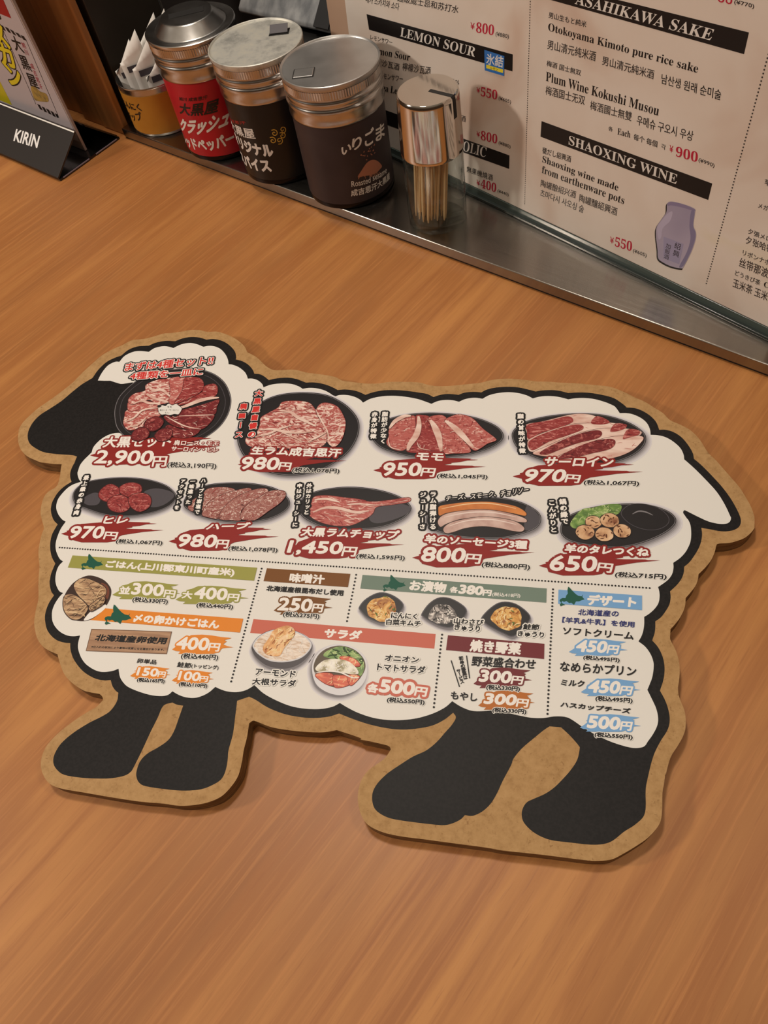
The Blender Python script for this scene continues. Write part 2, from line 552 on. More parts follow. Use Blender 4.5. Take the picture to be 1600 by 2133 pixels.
# ------------------------------------------------------------------ sheep-shaped menu board
TB = 0.0095
CEN = Vector((-0.12, 0.25, 0))
board = thing('sheep_menu_board', CEN, 'flat sheep-shaped food menu board with meat pictures lying on the wooden table', 'menu board')
mdf = noise_mat('fibreboard', [(0.25, S(154, 118, 76)), (0.5, S(174, 137, 92)), (0.8, S(187, 150, 104))], nscale=260, detail=6, rough=0.75, spec=0.2, bump=0.15, nrough=0.65)
n = mdf.node_tree.nodes; l = mdf.node_tree.links; b = n['Principled BSDF']
vz = n.new('ShaderNodeTexNoise'); vz.inputs['Scale'].default_value = 420; vz.inputs['Detail'].default_value = 2; vz.inputs['Distortion'].default_value = 1.2
tc = n.new('ShaderNodeTexCoord'); l.new(tc.outputs['Object'], vz.inputs[0])
mr = n.new('ShaderNodeMapRange'); mr.inputs['From Min'].default_value = 0.64; mr.inputs['From Max'].default_value = 0.74; mr.inputs['To Max'].default_value = 0.5
l.new(vz.outputs['Fac'], mr.inputs[0])
mx = n.new('ShaderNodeMix'); mx.data_type = 'RGBA'; mx.inputs[7].default_value = S(112, 74, 40)
src = b.inputs['Base Color'].links[0].from_socket
l.new(mr.outputs[0], mx.inputs[0]); l.new(src, mx.inputs[6]); l.new(mx.outputs[2], b.inputs['Base Color'])
mdf_edge = noise_mat('fibreboard_edge', [(0.3, S(92, 66, 40)), (0.7, S(150, 116, 76))], scale=(30, 30, 400), nscale=3, detail=4, rough=0.8, spec=0.2)

OUT = smooth("-367.05,294.68 -369.29,300.40 -370.81,305.38 -370.16,311.36 -367.68,317.46 -364.08,324.54 -360.24,329.49 -355.45,335.84 -350.81,342.69 -346.30,350.05 -343.62,356.53 -340.53,364.01 -336.66,371.60 -332.48,379.27 -325.75,385.79 -319.29,390.40 -313.03,395.68 -304.38,397.09 -297.98,399.13 -289.22,403.15 -283.41,403.87 -275.82,405.25 -268.45,407.29 -260.51,407.37 -253.02,405.49 -246.26,405.95 -238.77,403.70 -230.94,399.94 -223.83,394.95 -218.71,390.01 -215.38,384.48* -208.81,380.91 -204.18,377.34 -198.08,371.44 -191.59,367.42 -185.99,366.96 -175.26,367.79 -164.75,365.11 -153.72,363.63 -143.57,361.57 -137.68,358.28 -130.49,357.11 -120.75,355.90 -111.32,356.16 -103.02,357.84 -90.32,358.18 -81.83,357.74 -74.85,355.49 -66.46,354.84 -57.46,355.75 -48.57,357.32 -40.50,358.63 -34.16,361.00 -27.77,362.49 -19.71,363.03 -10.81,362.16 -2.77,360.96 5.16,360.95 13.06,360.30 24.80,359.86 32.57,359.01 44.11,357.76 49.88,355.41 55.58,352.10 61.21,348.33 66.78,345.10 72.23,340.45 77.61,335.88 81.50,330.38 87.46,326.89 93.30,322.53 98.21,315.49 102.17,305.92 106.88,299.19 110.86,292.56 114.77,286.06 118.05,280.46 120.58,274.10 122.99,267.05 124.12,260.05 123.42,253.05 123.36,252.46 121.18,249.18 117.54,245.56 113.20,243.20 108.95,241.62 103.09,240.69 101.93,239.07* 100.78,234.91 98.54,229.70 95.34,224.97 91.34,220.22* 90.71,216.74 89.24,212.74 86.56,208.68 83.72,204.87* 83.31,201.29 82.29,197.46 80.04,192.62 77.03,188.23 74.92,185.54* 74.67,182.68 74.52,179.59 76.07,175.81 77.40,172.05 78.28,167.02 78.31,161.98 77.76,157.36 76.98,153.18* 77.14,149.14 78.22,145.24 79.46,141.40 79.85,136.74 79.27,131.65 77.59,127.27 74.84,122.43 72.13,118.02 70.52,113.78 69.05,108.50 68.96,109.39 68.21,104.77 67.17,99.63 66.80,93.54 66.14,88.06 64.38,84.11 59.93,78.80 54.49,74.46 49.10,70.66 43.75,67.39 38.42,66.08 33.07,65.49 22.28,65.37 11.37,65.25 -5.21,64.78 -13.22,65.05 -28.12,65.00 -43.26,64.96 -53.48,64.85 -61.29,65.29 -67.21,66.47 -71.71,68.34 -74.86,71.39 -77.16,75.58 -78.45,79.95 -78.69,84.51 -77.87,89.26 -75.34,93.74 -71.54,97.34 -67.72,100.97 -65.39,105.52* -66.12,106.79 -67.60,107.44* -76.07,108.40 -81.73,108.87 -81.84,109.52 -87.71,110.85 -95.29,112.40* -102.26,110.44 -111.96,109.62 -121.88,109.50 -131.22,110.10 -139.32,112.08 -141.94,112.37 -143.67,110.79* -142.97,103.15 -143.00,96.77 -142.61,92.11 -142.48,91.12 -142.51,83.72 -144.83,77.63 -148.81,72.13 -154.86,68.55 -162.06,66.26 -169.59,64.98 -178.36,64.98 -191.87,64.41 -208.28,64.59 -225.11,65.12 -235.32,65.37 -242.54,66.37 -247.99,69.10 -252.64,73.87 -254.86,79.01 -255.02,84.47 -253.69,88.58 -250.02,94.58 -244.61,100.85 -238.83,106.38 -234.09,110.19 -231.62,114.20* -231.47,114.85* -232.71,116.56 -234.94,117.81* -239.75,118.06 -244.72,118.67 -250.31,120.72 -255.86,123.56 -261.00,127.25 -265.66,132.60 -268.93,137.00 -269.96,138.48* -273.43,139.35 -278.24,140.89 -283.19,143.65 -287.32,147.33 -290.63,151.96 -293.18,156.31 -294.72,160.80 -296.20,166.64 -297.12,171.74 -299.11,176.82 -301.93,182.79 -301.57,182.27 -303.97,188.33 -306.39,194.98 -309.15,200.22 -311.50,205.06 -313.36,211.02 -314.74,217.62 -315.03,222.29* -316.37,224.83 -320.28,230.41 -323.06,235.07 -324.84,240.94 -325.63,247.50 -323.99,252.06 -320.37,255.63 -319.98,259.61 -321.05,265.26 -322.65,270.37 -323.78,274.98* -329.75,274.89 -337.05,275.54 -340.74,275.90 -346.54,277.83 -353.51,280.67 -359.86,285.20 -363.43,289.09", 4)
BLK = smooth("-331.48,355.62* -329.80,364.26 -325.85,372.45 -320.47,376.96 -316.24,379.19* -312.41,385.36 -306.60,388.91 -300.85,389.77 -296.94,390.09* -292.03,393.37 -284.69,395.41 -278.64,395.23 -276.62,395.13* -271.61,398.15 -265.17,399.78 -258.13,399.35 -251.58,397.13* -245.91,397.84 -238.59,396.02 -231.60,391.69 -225.63,385.54 -222.92,380.03 -222.39,376.99* -216.76,375.27 -211.16,371.76 -206.71,367.07 -204.29,362.98* -200.57,362.84 -196.41,360.82 -191.88,357.20* -185.98,359.10 -178.02,359.89 -171.47,358.78 -163.62,355.53* -158.37,355.90 -151.06,354.73 -144.42,352.19 -139.06,349.20* -134.41,349.89 -129.15,349.49 -123.72,347.98 -118.57,345.36* -113.45,347.95 -106.10,349.94 -97.70,350.41 -89.19,349.78 -80.67,348.49 -75.56,347.45 -70.96,344.88* -66.42,346.97 -61.60,347.98 -56.66,347.70 -54.18,347.34* -50.30,349.41 -45.50,350.31 -41.44,350.32 -38.98,349.97* -35.16,352.78 -28.85,354.81 -20.86,355.58 -14.44,355.22 -8.00,353.57 -2.78,351.91* 1.51,352.99 7.77,353.50 13.26,352.81 18.35,351.16* 24.14,351.86 31.07,351.86 37.20,350.89 43.29,349.30 47.77,347.41 51.17,344.58 53.97,341.76 55.35,339.87* 60.28,339.56 65.14,337.33 69.89,333.23 73.16,328.19 74.64,322.22* 78.40,322.37 83.07,320.73 87.59,316.83 91.26,310.71 93.54,304.63 93.92,300.28* 97.57,296.14 102.87,288.76 108.56,279.92 112.85,271.22 115.81,262.65 116.66,257.23 115.56,253.29 112.91,250.81 109.14,249.41 104.85,249.12 100.01,249.94 94.84,250.75* 94.95,246.34 93.97,241.07 92.19,236.32 89.61,231.55 86.86,227.32 84.01,224.35* 83.59,220.60 82.14,216.55 79.47,212.44 75.80,208.28* 75.90,204.46 75.01,200.12 73.02,196.19 70.44,192.25 67.32,189.43* 67.18,185.52 66.66,182.30 65.32,178.12* 67.97,174.83 69.90,170.48 70.84,165.88 70.83,161.24 70.06,156.59 68.13,150.65* 70.18,146.40 71.63,141.76 72.22,137.09 71.78,133.15 70.35,129.52 67.83,125.43 65.49,121.01 63.93,117.46 62.33,112.46 61.10,107.57 59.87,102.38 59.47,98.15 59.44,93.74 58.94,89.86 57.51,86.99 53.64,83.29 49.27,80.08 44.90,76.10 41.66,74.11 37.35,72.88 31.94,72.34 24.86,72.23 17.73,72.11 12.74,72.80 7.65,74.83 3.56,78.10 2.16,81.21 2.38,84.55 4.21,87.84 7.54,89.93 12.56,92.79 17.01,96.43 21.44,101.53 24.79,105.97 27.58,110.97 28.66,116.43 28.06,118.15 23.90,122.53 19.38,126.32* 13.73,126.20* 10.83,123.85 6.25,119.36 0.58,113.56 -3.27,108.03 -4.31,104.58 -7.92,96.48 -10.08,90.70 -12.75,85.42 -16.01,81.59 -19.36,79.23 -21.81,78.35 -24.86,78.31* -26.68,76.14 -30.03,74.04 -33.95,72.58 -39.02,72.19 -46.71,72.05 -54.47,72.05 -60.78,72.39 -65.72,73.75 -69.25,76.05 -71.08,79.83 -71.30,83.86 -69.56,88.17 -65.49,93.32 -59.24,98.76 -53.37,103.40 -47.33,107.02 -42.48,111.87 -38.73,117.18 -35.42,121.94 -33.94,125.82 -35.57,128.05* -40.20,123.56 -46.82,119.67 -56.72,117.01 -64.52,116.16 -72.55,116.48 -80.78,117.59 -89.24,119.50 -95.71,121.26* -101.44,118.85 -109.43,117.34 -117.72,117.11 -126.33,118.00 -135.39,120.37 -143.10,123.77 -147.36,125.20* -153.55,122.26* -152.10,111.94 -150.78,102.29 -151.97,111.62 -151.11,103.87 -151.25,95.40 -150.44,90.96 -150.02,85.05 -151.15,80.51 -154.97,77.14 -160.50,74.31 -168.77,72.60 -178.24,72.05 -190.48,72.19 -195.02,73.49 -197.72,76.51 -198.58,80.15 -198.09,84.75 -195.33,88.88 -190.68,92.49 -186.26,96.87 -184.47,101.77 -183.97,108.18 -183.54,116.32* -187.46,116.57 -190.31,117.42* -194.12,115.87 -195.47,113.43 -195.99,108.50 -197.53,100.34 -199.07,90.00 -200.83,80.64 -201.67,78.29 -204.22,76.12 -210.17,74.15 -217.28,73.02 -227.93,72.21 -238.26,72.51 -243.98,74.88 -247.33,78.33 -248.21,82.89 -246.64,88.57 -242.10,94.65 -234.98,101.07 -228.73,105.41 -224.84,109.10 -222.94,114.69 -223.86,119.62* -225.82,120.59 -228.63,122.91 -231.11,126.42* -234.84,125.85 -239.70,126.12 -245.08,127.68 -250.49,130.21 -256.17,134.30 -260.20,138.22 -263.25,142.70 -264.66,145.97* -268.74,146.00 -273.72,146.95 -278.50,149.36 -283.03,153.06 -286.49,158.16 -288.32,162.21 -289.13,166.82 -289.03,171.12 -287.96,175.77* -290.63,177.96 -293.31,181.71 -294.99,185.13 -295.18,186.13 -296.08,189.92 -296.29,193.79 -296.28,197.72* -299.99,201.40 -303.01,205.68 -305.43,210.56 -306.97,215.57 -307.45,220.20 -306.66,226.53* -310.15,228.94 -312.92,231.96 -315.90,236.60 -317.65,241.93 -317.71,246.87 -316.50,252.49 -313.82,257.13 -310.42,260.71* -313.01,264.55 -314.59,269.06 -314.91,273.68 -314.47,278.38 -314.67,275.50 -314.91,282.15* -319.15,283.13 -326.26,283.35 -333.44,283.64 -342.46,284.81 -350.33,288.07 -356.33,291.87 -360.48,297.45 -362.46,304.04 -362.15,311.67 -359.28,318.63 -353.80,324.89 -347.91,332.10 -342.68,341.14 -338.15,348.46 -333.99,353.12", 4)
WHI = smooth("-326.11,353.33* -325.65,361.27 -323.46,368.75 -318.86,372.59 -315.38,372.66* -313.15,378.99 -307.64,383.27 -301.96,384.26 -294.71,383.49* -291.11,387.62 -284.80,389.63 -279.65,389.07 -275.80,387.86* -270.61,391.75 -264.21,393.38 -257.96,392.19 -251.79,389.50* -247.72,390.57 -242.72,390.02 -237.10,387.22 -231.74,381.72 -228.34,376.26 -226.72,372.04* -223.28,371.51 -217.97,369.21 -212.71,365.15 -209.95,361.66 -208.13,358.18* -204.48,358.28 -199.95,356.64 -195.93,353.27 -194.24,350.10* -189.04,352.89 -181.24,354.25 -173.97,353.88 -168.15,351.75 -164.84,349.57* -159.93,350.62 -153.66,350.12 -147.07,347.84 -140.07,343.04* -136.90,344.58 -131.75,344.74 -126.37,343.47 -121.65,340.87 -119.08,338.22* -114.19,341.98 -106.93,344.29 -99.46,345.08 -91.00,344.57 -81.60,342.70 -74.67,340.02 -71.64,338.73* -67.44,341.33 -62.65,342.45 -57.76,342.39 -53.17,341.15* -49.74,343.40 -45.81,344.70 -41.80,345.04 -37.72,344.32* -33.17,347.78 -26.91,349.90 -20.56,350.73 -14.16,350.07 -8.53,348.22 -4.48,345.70* 0.15,347.43 5.60,348.13 11.06,347.77 15.74,346.55 18.46,345.59* 23.44,346.80 29.57,347.10 35.68,346.25 41.75,344.07 45.50,342.14 48.26,340.11 51.03,334.91* 55.26,335.07 59.45,334.08 64.26,331.13 67.60,327.03 69.15,321.99 69.35,317.87* 73.44,317.77 78.13,316.42 82.69,313.01 86.46,308.27 88.05,303.49 88.30,299.57* 93.49,293.36 99.41,285.22 105.12,276.44 108.82,267.77 110.99,260.38 111.44,258.45 110.62,256.06 108.65,254.53 104.63,254.11 99.17,255.31 93.77,258.09 89.55,260.59 86.51,262.39* 85.72,261.70 85.45,260.33* 87.43,256.50 87.93,255.95 88.99,252.27 89.10,246.99 88.48,241.72 87.29,238.02 85.17,233.77 82.03,229.73 78.32,226.42* 78.28,223.17 77.34,219.12 75.11,215.51 72.11,212.58 69.55,210.43* 70.06,207.81 70.13,204.45 69.37,200.58 67.41,197.12 64.46,193.82 61.66,191.59* 61.53,187.31 60.92,183.31 59.83,179.87 58.28,176.96* 61.62,174.24 64.15,170.40 65.45,166.23 65.45,162.51 64.66,157.70 63.35,153.93 61.96,150.44* 64.00,145.81 65.92,140.98 66.65,136.11 66.03,132.13 63.81,127.53 61.42,123.91 59.98,121.61 58.14,120.45 54.49,119.81 49.95,120.25 43.09,121.87 36.16,124.48 30.52,127.29 25.77,130.23 22.89,131.67* 19.99,131.98 15.51,131.51 10.30,130.16 4.28,129.68 -1.81,130.21 -7.96,130.90 -14.16,131.52 -18.75,130.79 -23.35,130.15 -27.26,130.30 -32.10,131.80 -36.67,134.17* -40.15,130.39 -46.04,126.54 -53.58,123.32 -61.29,121.45 -69.17,120.61 -77.28,120.94 -85.71,122.73 -91.85,124.95 -96.36,126.96* -100.05,124.50 -106.33,122.60 -114.56,121.90 -123.12,122.49 -132.19,124.91 -139.81,127.94 -144.99,131.29 -146.01,131.87* -150.09,128.69 -155.25,127.00 -160.86,126.91 -165.35,127.83 -168.10,128.74* -170.99,125.18 -174.54,122.74 -178.38,121.31 -183.33,121.15 -187.91,122.06 -192.25,123.70* -194.19,121.41 -198.17,120.31 -204.72,120.33 -212.48,121.63 -219.02,123.44 -222.74,125.55 -226.16,128.79 -228.77,133.49* -231.93,131.84 -236.68,130.72 -240.69,130.79 -245.19,132.07 -250.17,134.49 -254.39,137.99 -258.14,142.78 -259.68,146.63 -260.32,151.35* -263.92,150.49 -268.10,150.51 -272.86,151.92 -277.26,154.40 -281.02,157.81 -283.26,161.38 -284.87,165.90 -284.92,170.61 -283.99,174.58 -282.53,177.83* -285.21,178.62 -288.26,181.44 -290.80,185.04 -292.47,189.23 -293.29,194.02 -292.87,196.99 -291.54,199.55* -294.66,201.30 -298.15,205.03 -300.72,208.87 -302.36,213.33 -303.02,218.43 -302.98,223.63 -301.73,228.96* -304.78,230.35 -308.50,233.31 -311.95,237.39 -313.75,241.07 -314.53,245.95 -313.33,251.00 -311.15,255.60 -308.28,258.57 -303.43,261.10* -305.81,263.23 -308.38,267.09 -309.70,271.04 -309.78,275.10 -308.88,266.55 -309.77,271.62 -308.91,278.14 -305.14,286.19* -305.45,291.49 -302.25,298.35 -296.96,302.92 -290.47,304.28 -283.13,303.24 -293.95,333.58 -296.97,352.29* -304.84,350.44 -308.74,351.08 -315.70,353.30* -320.60,353.17", 4)

bm = bmesh.new()
p = ccw(OUT)
r = delaunay_2d_cdt([Vector((x * 1000, y * 1000)) for x, y in ccw(p)], [], [tuple(range(len(p)))], 1, 1e-5)
for z_, flip in ((TB, 1), (0.0, -1)):
    vs = [bm.verts.new((v.x / 1000, v.y / 1000, z_)) for v in r[0]]
    for f in r[2]:
        q = [vs[i] for i in f]
        bm.faces.new(q if area([(v.co.x, v.co.y) for v in q]) * flip > 0 else q[::-1])
a = [bm.verts.new((x, y, TB)) for x, y in p]; c = [bm.verts.new((x, y, 0.0)) for x, y in p]
for i in range(len(p)):
    j = (i + 1) % len(p)
    f = bm.faces.new((c[i], c[j], a[j], a[i])); f.material_index = 1
bmesh.ops.remove_doubles(bm, verts=bm.verts[:], dist=1e-6)
obj('backing_board', bm, [mdf, mdf_edge], board)

ink = lambda nm, r, g, b_, rough=0.5, spec=0.3: mat('print_' + nm, S(r, g, b_), rough, 0, spec)
BLACK = noise_mat('print_black', [(0.35, S(21, 19, 19)), (0.65, S(30, 27, 27))], nscale=700, detail=2, rough=0.5, spec=0.2)
PAPER = ink('paper', 226, 222, 216)
K = ink('ink_black', 22, 19, 20); WT = ink('white', 236, 230, 224); RED = ink('red', 138, 32, 28); HOT = ink('bright_red', 205, 48, 44)
OLIVE = ink('olive', 152, 150, 74); ORANGE = ink('orange', 222, 132, 40); BROWN = ink('brown', 118, 72, 24); SALMON = ink('salmon', 198, 104, 86)
SAGE = ink('sage', 112, 130, 118); WINE = ink('wine', 112, 38, 44); SKY = ink('sky_blue', 116, 164, 212); TAN = ink('tan_orange', 180, 104, 38)
FOREST = ink('forest', 18, 84, 66); NAVY = ink('navy', 34, 42, 110)


def BM(x, y, z): return (x, y, TB + z)


sheet = Print(BM, 0.00002)
sheet.poly(BLK, BLACK); sheet.z += 1e-5; sheet.poly(WHI, PAPER)
sheet_ob = sheet.build('printed_sheet', board)
Z_DISH, Z_TAG, Z_CAP = 0.00009, 0.00028, 0.00036

SPL = [(0, .45), (.06, .53), (.055, .58), (.09, .62), (.11, .75), (.2, .9), (.4, .97), (.62, 1.0), (.72, .98), (.88, .95), (.86, .92), (.94, .9), (.9, .88), (.84, .87), (.77, .8), (.70, .77), (.70, .73), (.63, .68), (.7, .66), (.8, .65), (.88, .64), (.9, .61), (1.0, .6), (.9, .56), (.8, .52), (.7, .45), (.6, .38), (.56, .3), (.52, .1), (.45, .05), (.2, .05), (.08, .2), (.07, .35), (.03, .4)]
SPL2 = [(0, .22), (.09, .42), (.16, .55), (.1, .62), (.17, .66), (.15, .74), (.23, .82), (.32, .97), (.5, 1.0), (.66, .96), (.82, .88), (.98, .84), (.94, .79), (.86, .72), (.9, .66), (.84, .5), (.9, .42), (1.0, .36), (.88, .33), (.82, .3), (.76, .12), (.68, .02), (.4, .0), (.1, .0), (.14, .12), (.06, .14)]


def para(norm, q):
    a, b_, c = xy(q)
    return [(a[0] + u * (b_[0] - a[0]) + v * (c[0] - a[0]), a[1] + u * (b_[1] - a[1]) + v * (c[1] - a[1])) for u, v in norm]


def price(splash, colour, digits, yen, name=None, tax=None, shape=SPL, extra=(), bw=0.45, ow=1.5, name_w=0.32):
    """brush-stroke price: splash, white figures with a coloured border, name above, tax-included price in black"""
    P = Print(BM, Z_TAG)
    if splash: P.poly(para(shape, splash), colour)
    rows = [(digits[0], digits[1], bw), ('円', yen, bw * 0.55)] + [(s, q, bw * 0.6) for s, q in extra]
    if name: rows.append((name[0], name[1], name_w))
    for s, q, w in rows: P.text(s, q, [(colour, w + ow * (0.8 if s != digits[0] else 1.0))])
    for s, q, w in rows: P.text(s, q, [(WT, w)])
    if tax: P.text(tax[0], tax[1], [(PAPER, 0.5), (K, 0.16)])
    P.build('price_lettering', sheet_ob)


def caption(rows, size, fg=None, back=None, w=0.18, bw=1.45, halo=None):
    P = Print(BM, Z_CAP)
    for s, q, z in rows:
        P.vtext(s, q, z * 1.06, [(back or K, bw)])
    for s, q, z in rows:
        if halo: P.vtext(s, q, z * 1.06, [(halo, 0.55)])
        P.vtext(s, q, z * 1.06, [(fg or WT, w)])
    P.build('caption_lettering', sheet_ob)


def words(rows, name='dish_lettering', col=None, halo=0.0, w=0.16):
    for s, q in rows:
        P = Print(BM, Z_CAP)
        P.text(s, q, ([(PAPER, halo)] if halo else []) + [(col or K, w)])
        P.build(name, sheet_ob)


# ---- printed dish pictures
PLATE = ink('plate_black', 34, 31, 33, 0.4); PLATE_HI = ink('plate_grey', 78, 74, 80, 0.4); RIM = ink('plate_rim', 128, 124, 128, 0.4)


def meat(nm, a, b_, c, sc, rot=0.0, stretch=3.0, t=(0.34, 0.45, 0.54, 0.64)):
    return noise_mat('picture_' + nm, [(t[0], a), (t[1], b_), (t[2], b_), (t[3], c)], scale=(1, stretch, 1), rot=rot, nscale=sc, detail=6, distort=2.2, rough=0.45, spec=0.3, nrough=0.66)


M_RED = meat('red_meat', S(84, 24, 26), S(148, 54, 54), S(206, 134, 126), 120, 0.5)
M_ROSE = meat('rose_meat', S(138, 56, 54), S(182, 96, 90), S(228, 190, 178), 110, -0.3)
M_MARB = meat('marbled_meat', S(132, 44, 44), S(178, 92, 86), S(236, 212, 200), 120, 0.2, 2.6, (0.34, 0.44, 0.50, 0.58))
M_DEEP = meat('deep_red_meat', S(70, 18, 22), S(118, 36, 40), S(184, 104, 98), 150, 0.9, 1.6)
M_HERB = meat('herbed_meat', S(98, 54, 50), S(158, 100, 92), S(230, 212, 202), 260, 0.7, 1.5)
M_FAT = noise_mat('picture_fat', [(0.35, S(206, 160, 146)), (0.6, S(232, 206, 194))], scale=(1, 3, 1), nscale=60, detail=3, rough=0.45)
M_EDGE = ink('picture_shade', 70, 18, 20); M_SAUS = noise_mat('picture_pale_sausage', [(0.3, S(176, 136, 126)), (0.65, S(210, 180, 170))], nscale=120, detail=4, rough=0.45)
M_SMOK = noise_mat('picture_smoked_sausage', [(0.3, S(176, 92, 36)), (0.65, S(216, 134, 62))], nscale=80, detail=3, rough=0.45)
M_BALL = noise_mat('picture_meatball', [(0.3, S(128, 74, 44)), (0.45, S(204, 158, 116)), (0.7, S(226, 190, 152))], nscale=150, detail=3, rough=0.45)
M_LEAF = noise_mat('picture_lettuce', [(0.3, S(58, 92, 40)), (0.5, S(110, 146, 66)), (0.72, S(182, 202, 128))], nscale=150, detail=4, rough=0.45, distort=1.5)
M_SAUCE = ink('sauce', 50, 26, 24, 0.35); M_STRAW = noise_mat('picture_straw', [(0.3, S(112, 80, 58)), (0.5, S(176, 138, 102)), (0.66, S(214, 182, 142))], scale=(1, 5, 1), rot=0.5, nscale=110, detail=4, rough=0.5)
M_DARK = ink('picture_dark', 58, 40, 34); M_KIM = noise_mat('picture_pickle', [(0.3, S(140, 74, 24)), (0.5, S(212, 152, 62)), (0.7, S(236, 206, 140))], nscale=190, detail=4, rough=0.45, distort=1)
M_WASA = noise_mat('picture_cucumber', [(0.35, S(40, 36, 36)), (0.52, S(116, 108, 104)), (0.68, S(222, 212, 206))], nscale=240, detail=4, rough=0.45, distort=1)
M_RADI = noise_mat('picture_radish', [(0.3, S(182, 146, 112)), (0.5, S(224, 206, 190)), (0.7, S(240, 230, 220))], scale=(1, 4, 1), rot=-0.6, nscale=130, detail=5, rough=0.45, distort=2)
M_ALM = noise_mat('picture_almond', [(0.3, S(176, 104, 46)), (0.5, S(224, 168, 104)), (0.7, S(240, 214, 176))], nscale=170, detail=4, rough=0.45, distort=1)
M_TOM = noise_mat('picture_tomato', [(0.35, S(176, 52, 26)), (0.55, S(216, 96, 56)), (0.72, S(238, 170, 130))], scale=(1, 2.4, 1), rot=1.2, nscale=75, detail=3, rough=0.45, distort=2)
M_ONION = noise_mat('picture_onion', [(0.35, S(150, 140, 104)), (0.5, S(220, 212, 190)), (0.7, S(240, 236, 226))], nscale=220, detail=3, rough=0.45)
M_BOWL = ink('picture_bowl', 206, 204, 208, 0.4); M_BOWLD = ink('picture_bowl_dark', 72, 66, 70, 0.4)
SHD = [ink('soft_grey_%s' % w, g, g - 4, g, 0.5) for w, g in (('pale', 214), ('light', 198), ('mid', 178), ('deep', 152), ('full', 124))]


class Dish(Print):
    def __init__(self): super().__init__(BM, Z_DISH)

    def halo(self, p, d=2.6, dx=0.6, dy=-1.6):
        p = [(x + dx / 1000, y + dy / 1000) for x, y in p]
        for i, m in enumerate(SHD): self.poly(grow(p, d / 1000 * (1 - i / 4.0) - 0.0004), m)

    def plate(self, s, lip=0.5, halo=2.4, hi=None):
        p = smooth(s, 6)
        if halo: self.halo(p, halo)
        self.poly(p, PLATE); self.poly(grow(p, -lip / 1000), RIM); self.poly(grow(p, -(lip + 0.3) / 1000), PLATE)
        return p

    def piece(self, s, m, edge=0.35, e=None, n=5):
        p = smooth(s, n); self.poly(grow(p, edge / 1000), e or M_EDGE); self.poly(p, m); return p

    def band(self, s, w, m, taper=True):
        self.stroke(curve(pts(s), 6, False), w / 1000, m, taper)

    def flecks(self, poly, m, k, rng, ln=3.0, w=0.22, ang=0.5, spread=0.5):
        """short wavy fat or fibre lines inside an area"""
        xs = [q[0] for q in poly]; ys = [q[1] for q in poly]

        def inside(x, y):
            c = False
            for i in range(len(poly)):
                a, b_ = poly[i - 1], poly[i]
                if (a[1] > y) != (b_[1] > y) and x < (b_[0] - a[0]) * (y - a[1]) / (b_[1] - a[1]) + a[0]: c = not c
            return c
        for _ in range(k):
            for _t in range(20):
                x, y = rng.uniform(min(xs), max(xs)), rng.uniform(min(ys), max(ys))
                if inside(x, y): break
            else: continue
            a = ang + rng.uniform(-spread, spread); L = rng.uniform(0.4, 1.0) * ln / 1000; path = []
            for i in range(7):
                if not inside(x, y): break
                path.append((x, y)); a += rng.uniform(-0.35, 0.35); x += math.cos(a) * L / 6; y += math.sin(a) * L / 6
            if len(path) > 2: self.stroke(path, w / 1000 * rng.uniform(0.5, 1.2), m, True)

    def done(self): return self.build('dish_picture', sheet_ob)


rng = random.Random(7)
# four-kind set plate
D = Dish(); pl = smooth("-297.40,313.63 -302.08,324.71 -303.29,336.18 -300.46,345.06 -295.86,352.62 -286.89,361.89 -270.07,366.08 -252.41,367.24 -236.95,363.09 -225.18,354.52 -217.47,343.18 -214.24,333.39 -214.04,322.33 -217.69,311.35 -226.01,301.69 -236.50,295.96 -252.09,292.36 -269.72,294.45 -284.45,300.48 -292.60,306.93", 6)
D.poly(pl, PLATE); D.poly(grow(pl, -0.0004), RIM); D.poly(grow(pl, -0.0008), PLATE); D.poly(grow(pl, -0.0042), PLATE_HI); D.poly(grow(pl, -0.0046), PLATE)
for s, m, k, a in (("-292.10,325.06 -281.64,328.98 -269.32,330.82 -263.91,323.26 -270.90,314.67 -277.03,308.93 -284.56,307.26 -290.19,312.53 -291.85,319.43", M_MARB, 14, 0.6), ("-292.77,333.62 -283.59,334.64 -270.94,332.19 -267.12,325.95 -279.51,326.22 -289.51,324.45 -293.02,329.30", M_ROSE, 10, 0.3),
                   ("-285.25,349.93 -277.44,355.35 -267.20,357.11 -264.38,351.99 -262.77,343.24 -261.19,334.66 -269.55,331.53 -277.97,335.54 -282.86,332.51 -290.58,330.82 -294.46,335.01 -291.75,340.91 -284.44,344.06", M_MARB, 18, -0.4), ("-268.15,356.34 -255.60,358.15 -253.18,346.44 -255.19,334.14 -261.09,332.52 -264.87,346.10", M_ROSE, 8, 1.2),
                   ("-256.55,357.38 -245.98,357.65 -240.73,352.63 -240.00,345.37 -247.08,337.97 -257.05,332.66 -255.06,344.93", M_RED, 10, 0.7), ("-238.95,349.76 -232.64,352.12 -228.74,348.59 -227.87,341.43 -234.06,336.96 -244.64,333.78 -255.24,330.59 -245.93,338.00 -239.57,343.94", M_RED, 10, 0.5),
                   ("-252.34,325.07 -241.10,329.67 -230.98,334.23 -224.41,337.27 -224.14,330.26 -224.43,323.32 -238.41,320.73 -248.78,321.03", M_DEEP, 8, 0.3), ("-261.29,320.57 -249.91,320.99 -234.12,321.58 -224.43,323.32 -224.73,316.47 -230.53,309.48 -244.28,310.27 -254.54,313.93", M_DEEP, 10, 0.0),
                   ("-255.24,312.54 -243.87,308.93 -231.64,309.44 -232.12,305.40 -238.29,301.81 -248.68,302.69 -256.19,308.43", M_DEEP, 6, -0.2)):
    p = D.piece(s, m); D.flecks(p, M_FAT, k, rng, 6, 0.22, a)
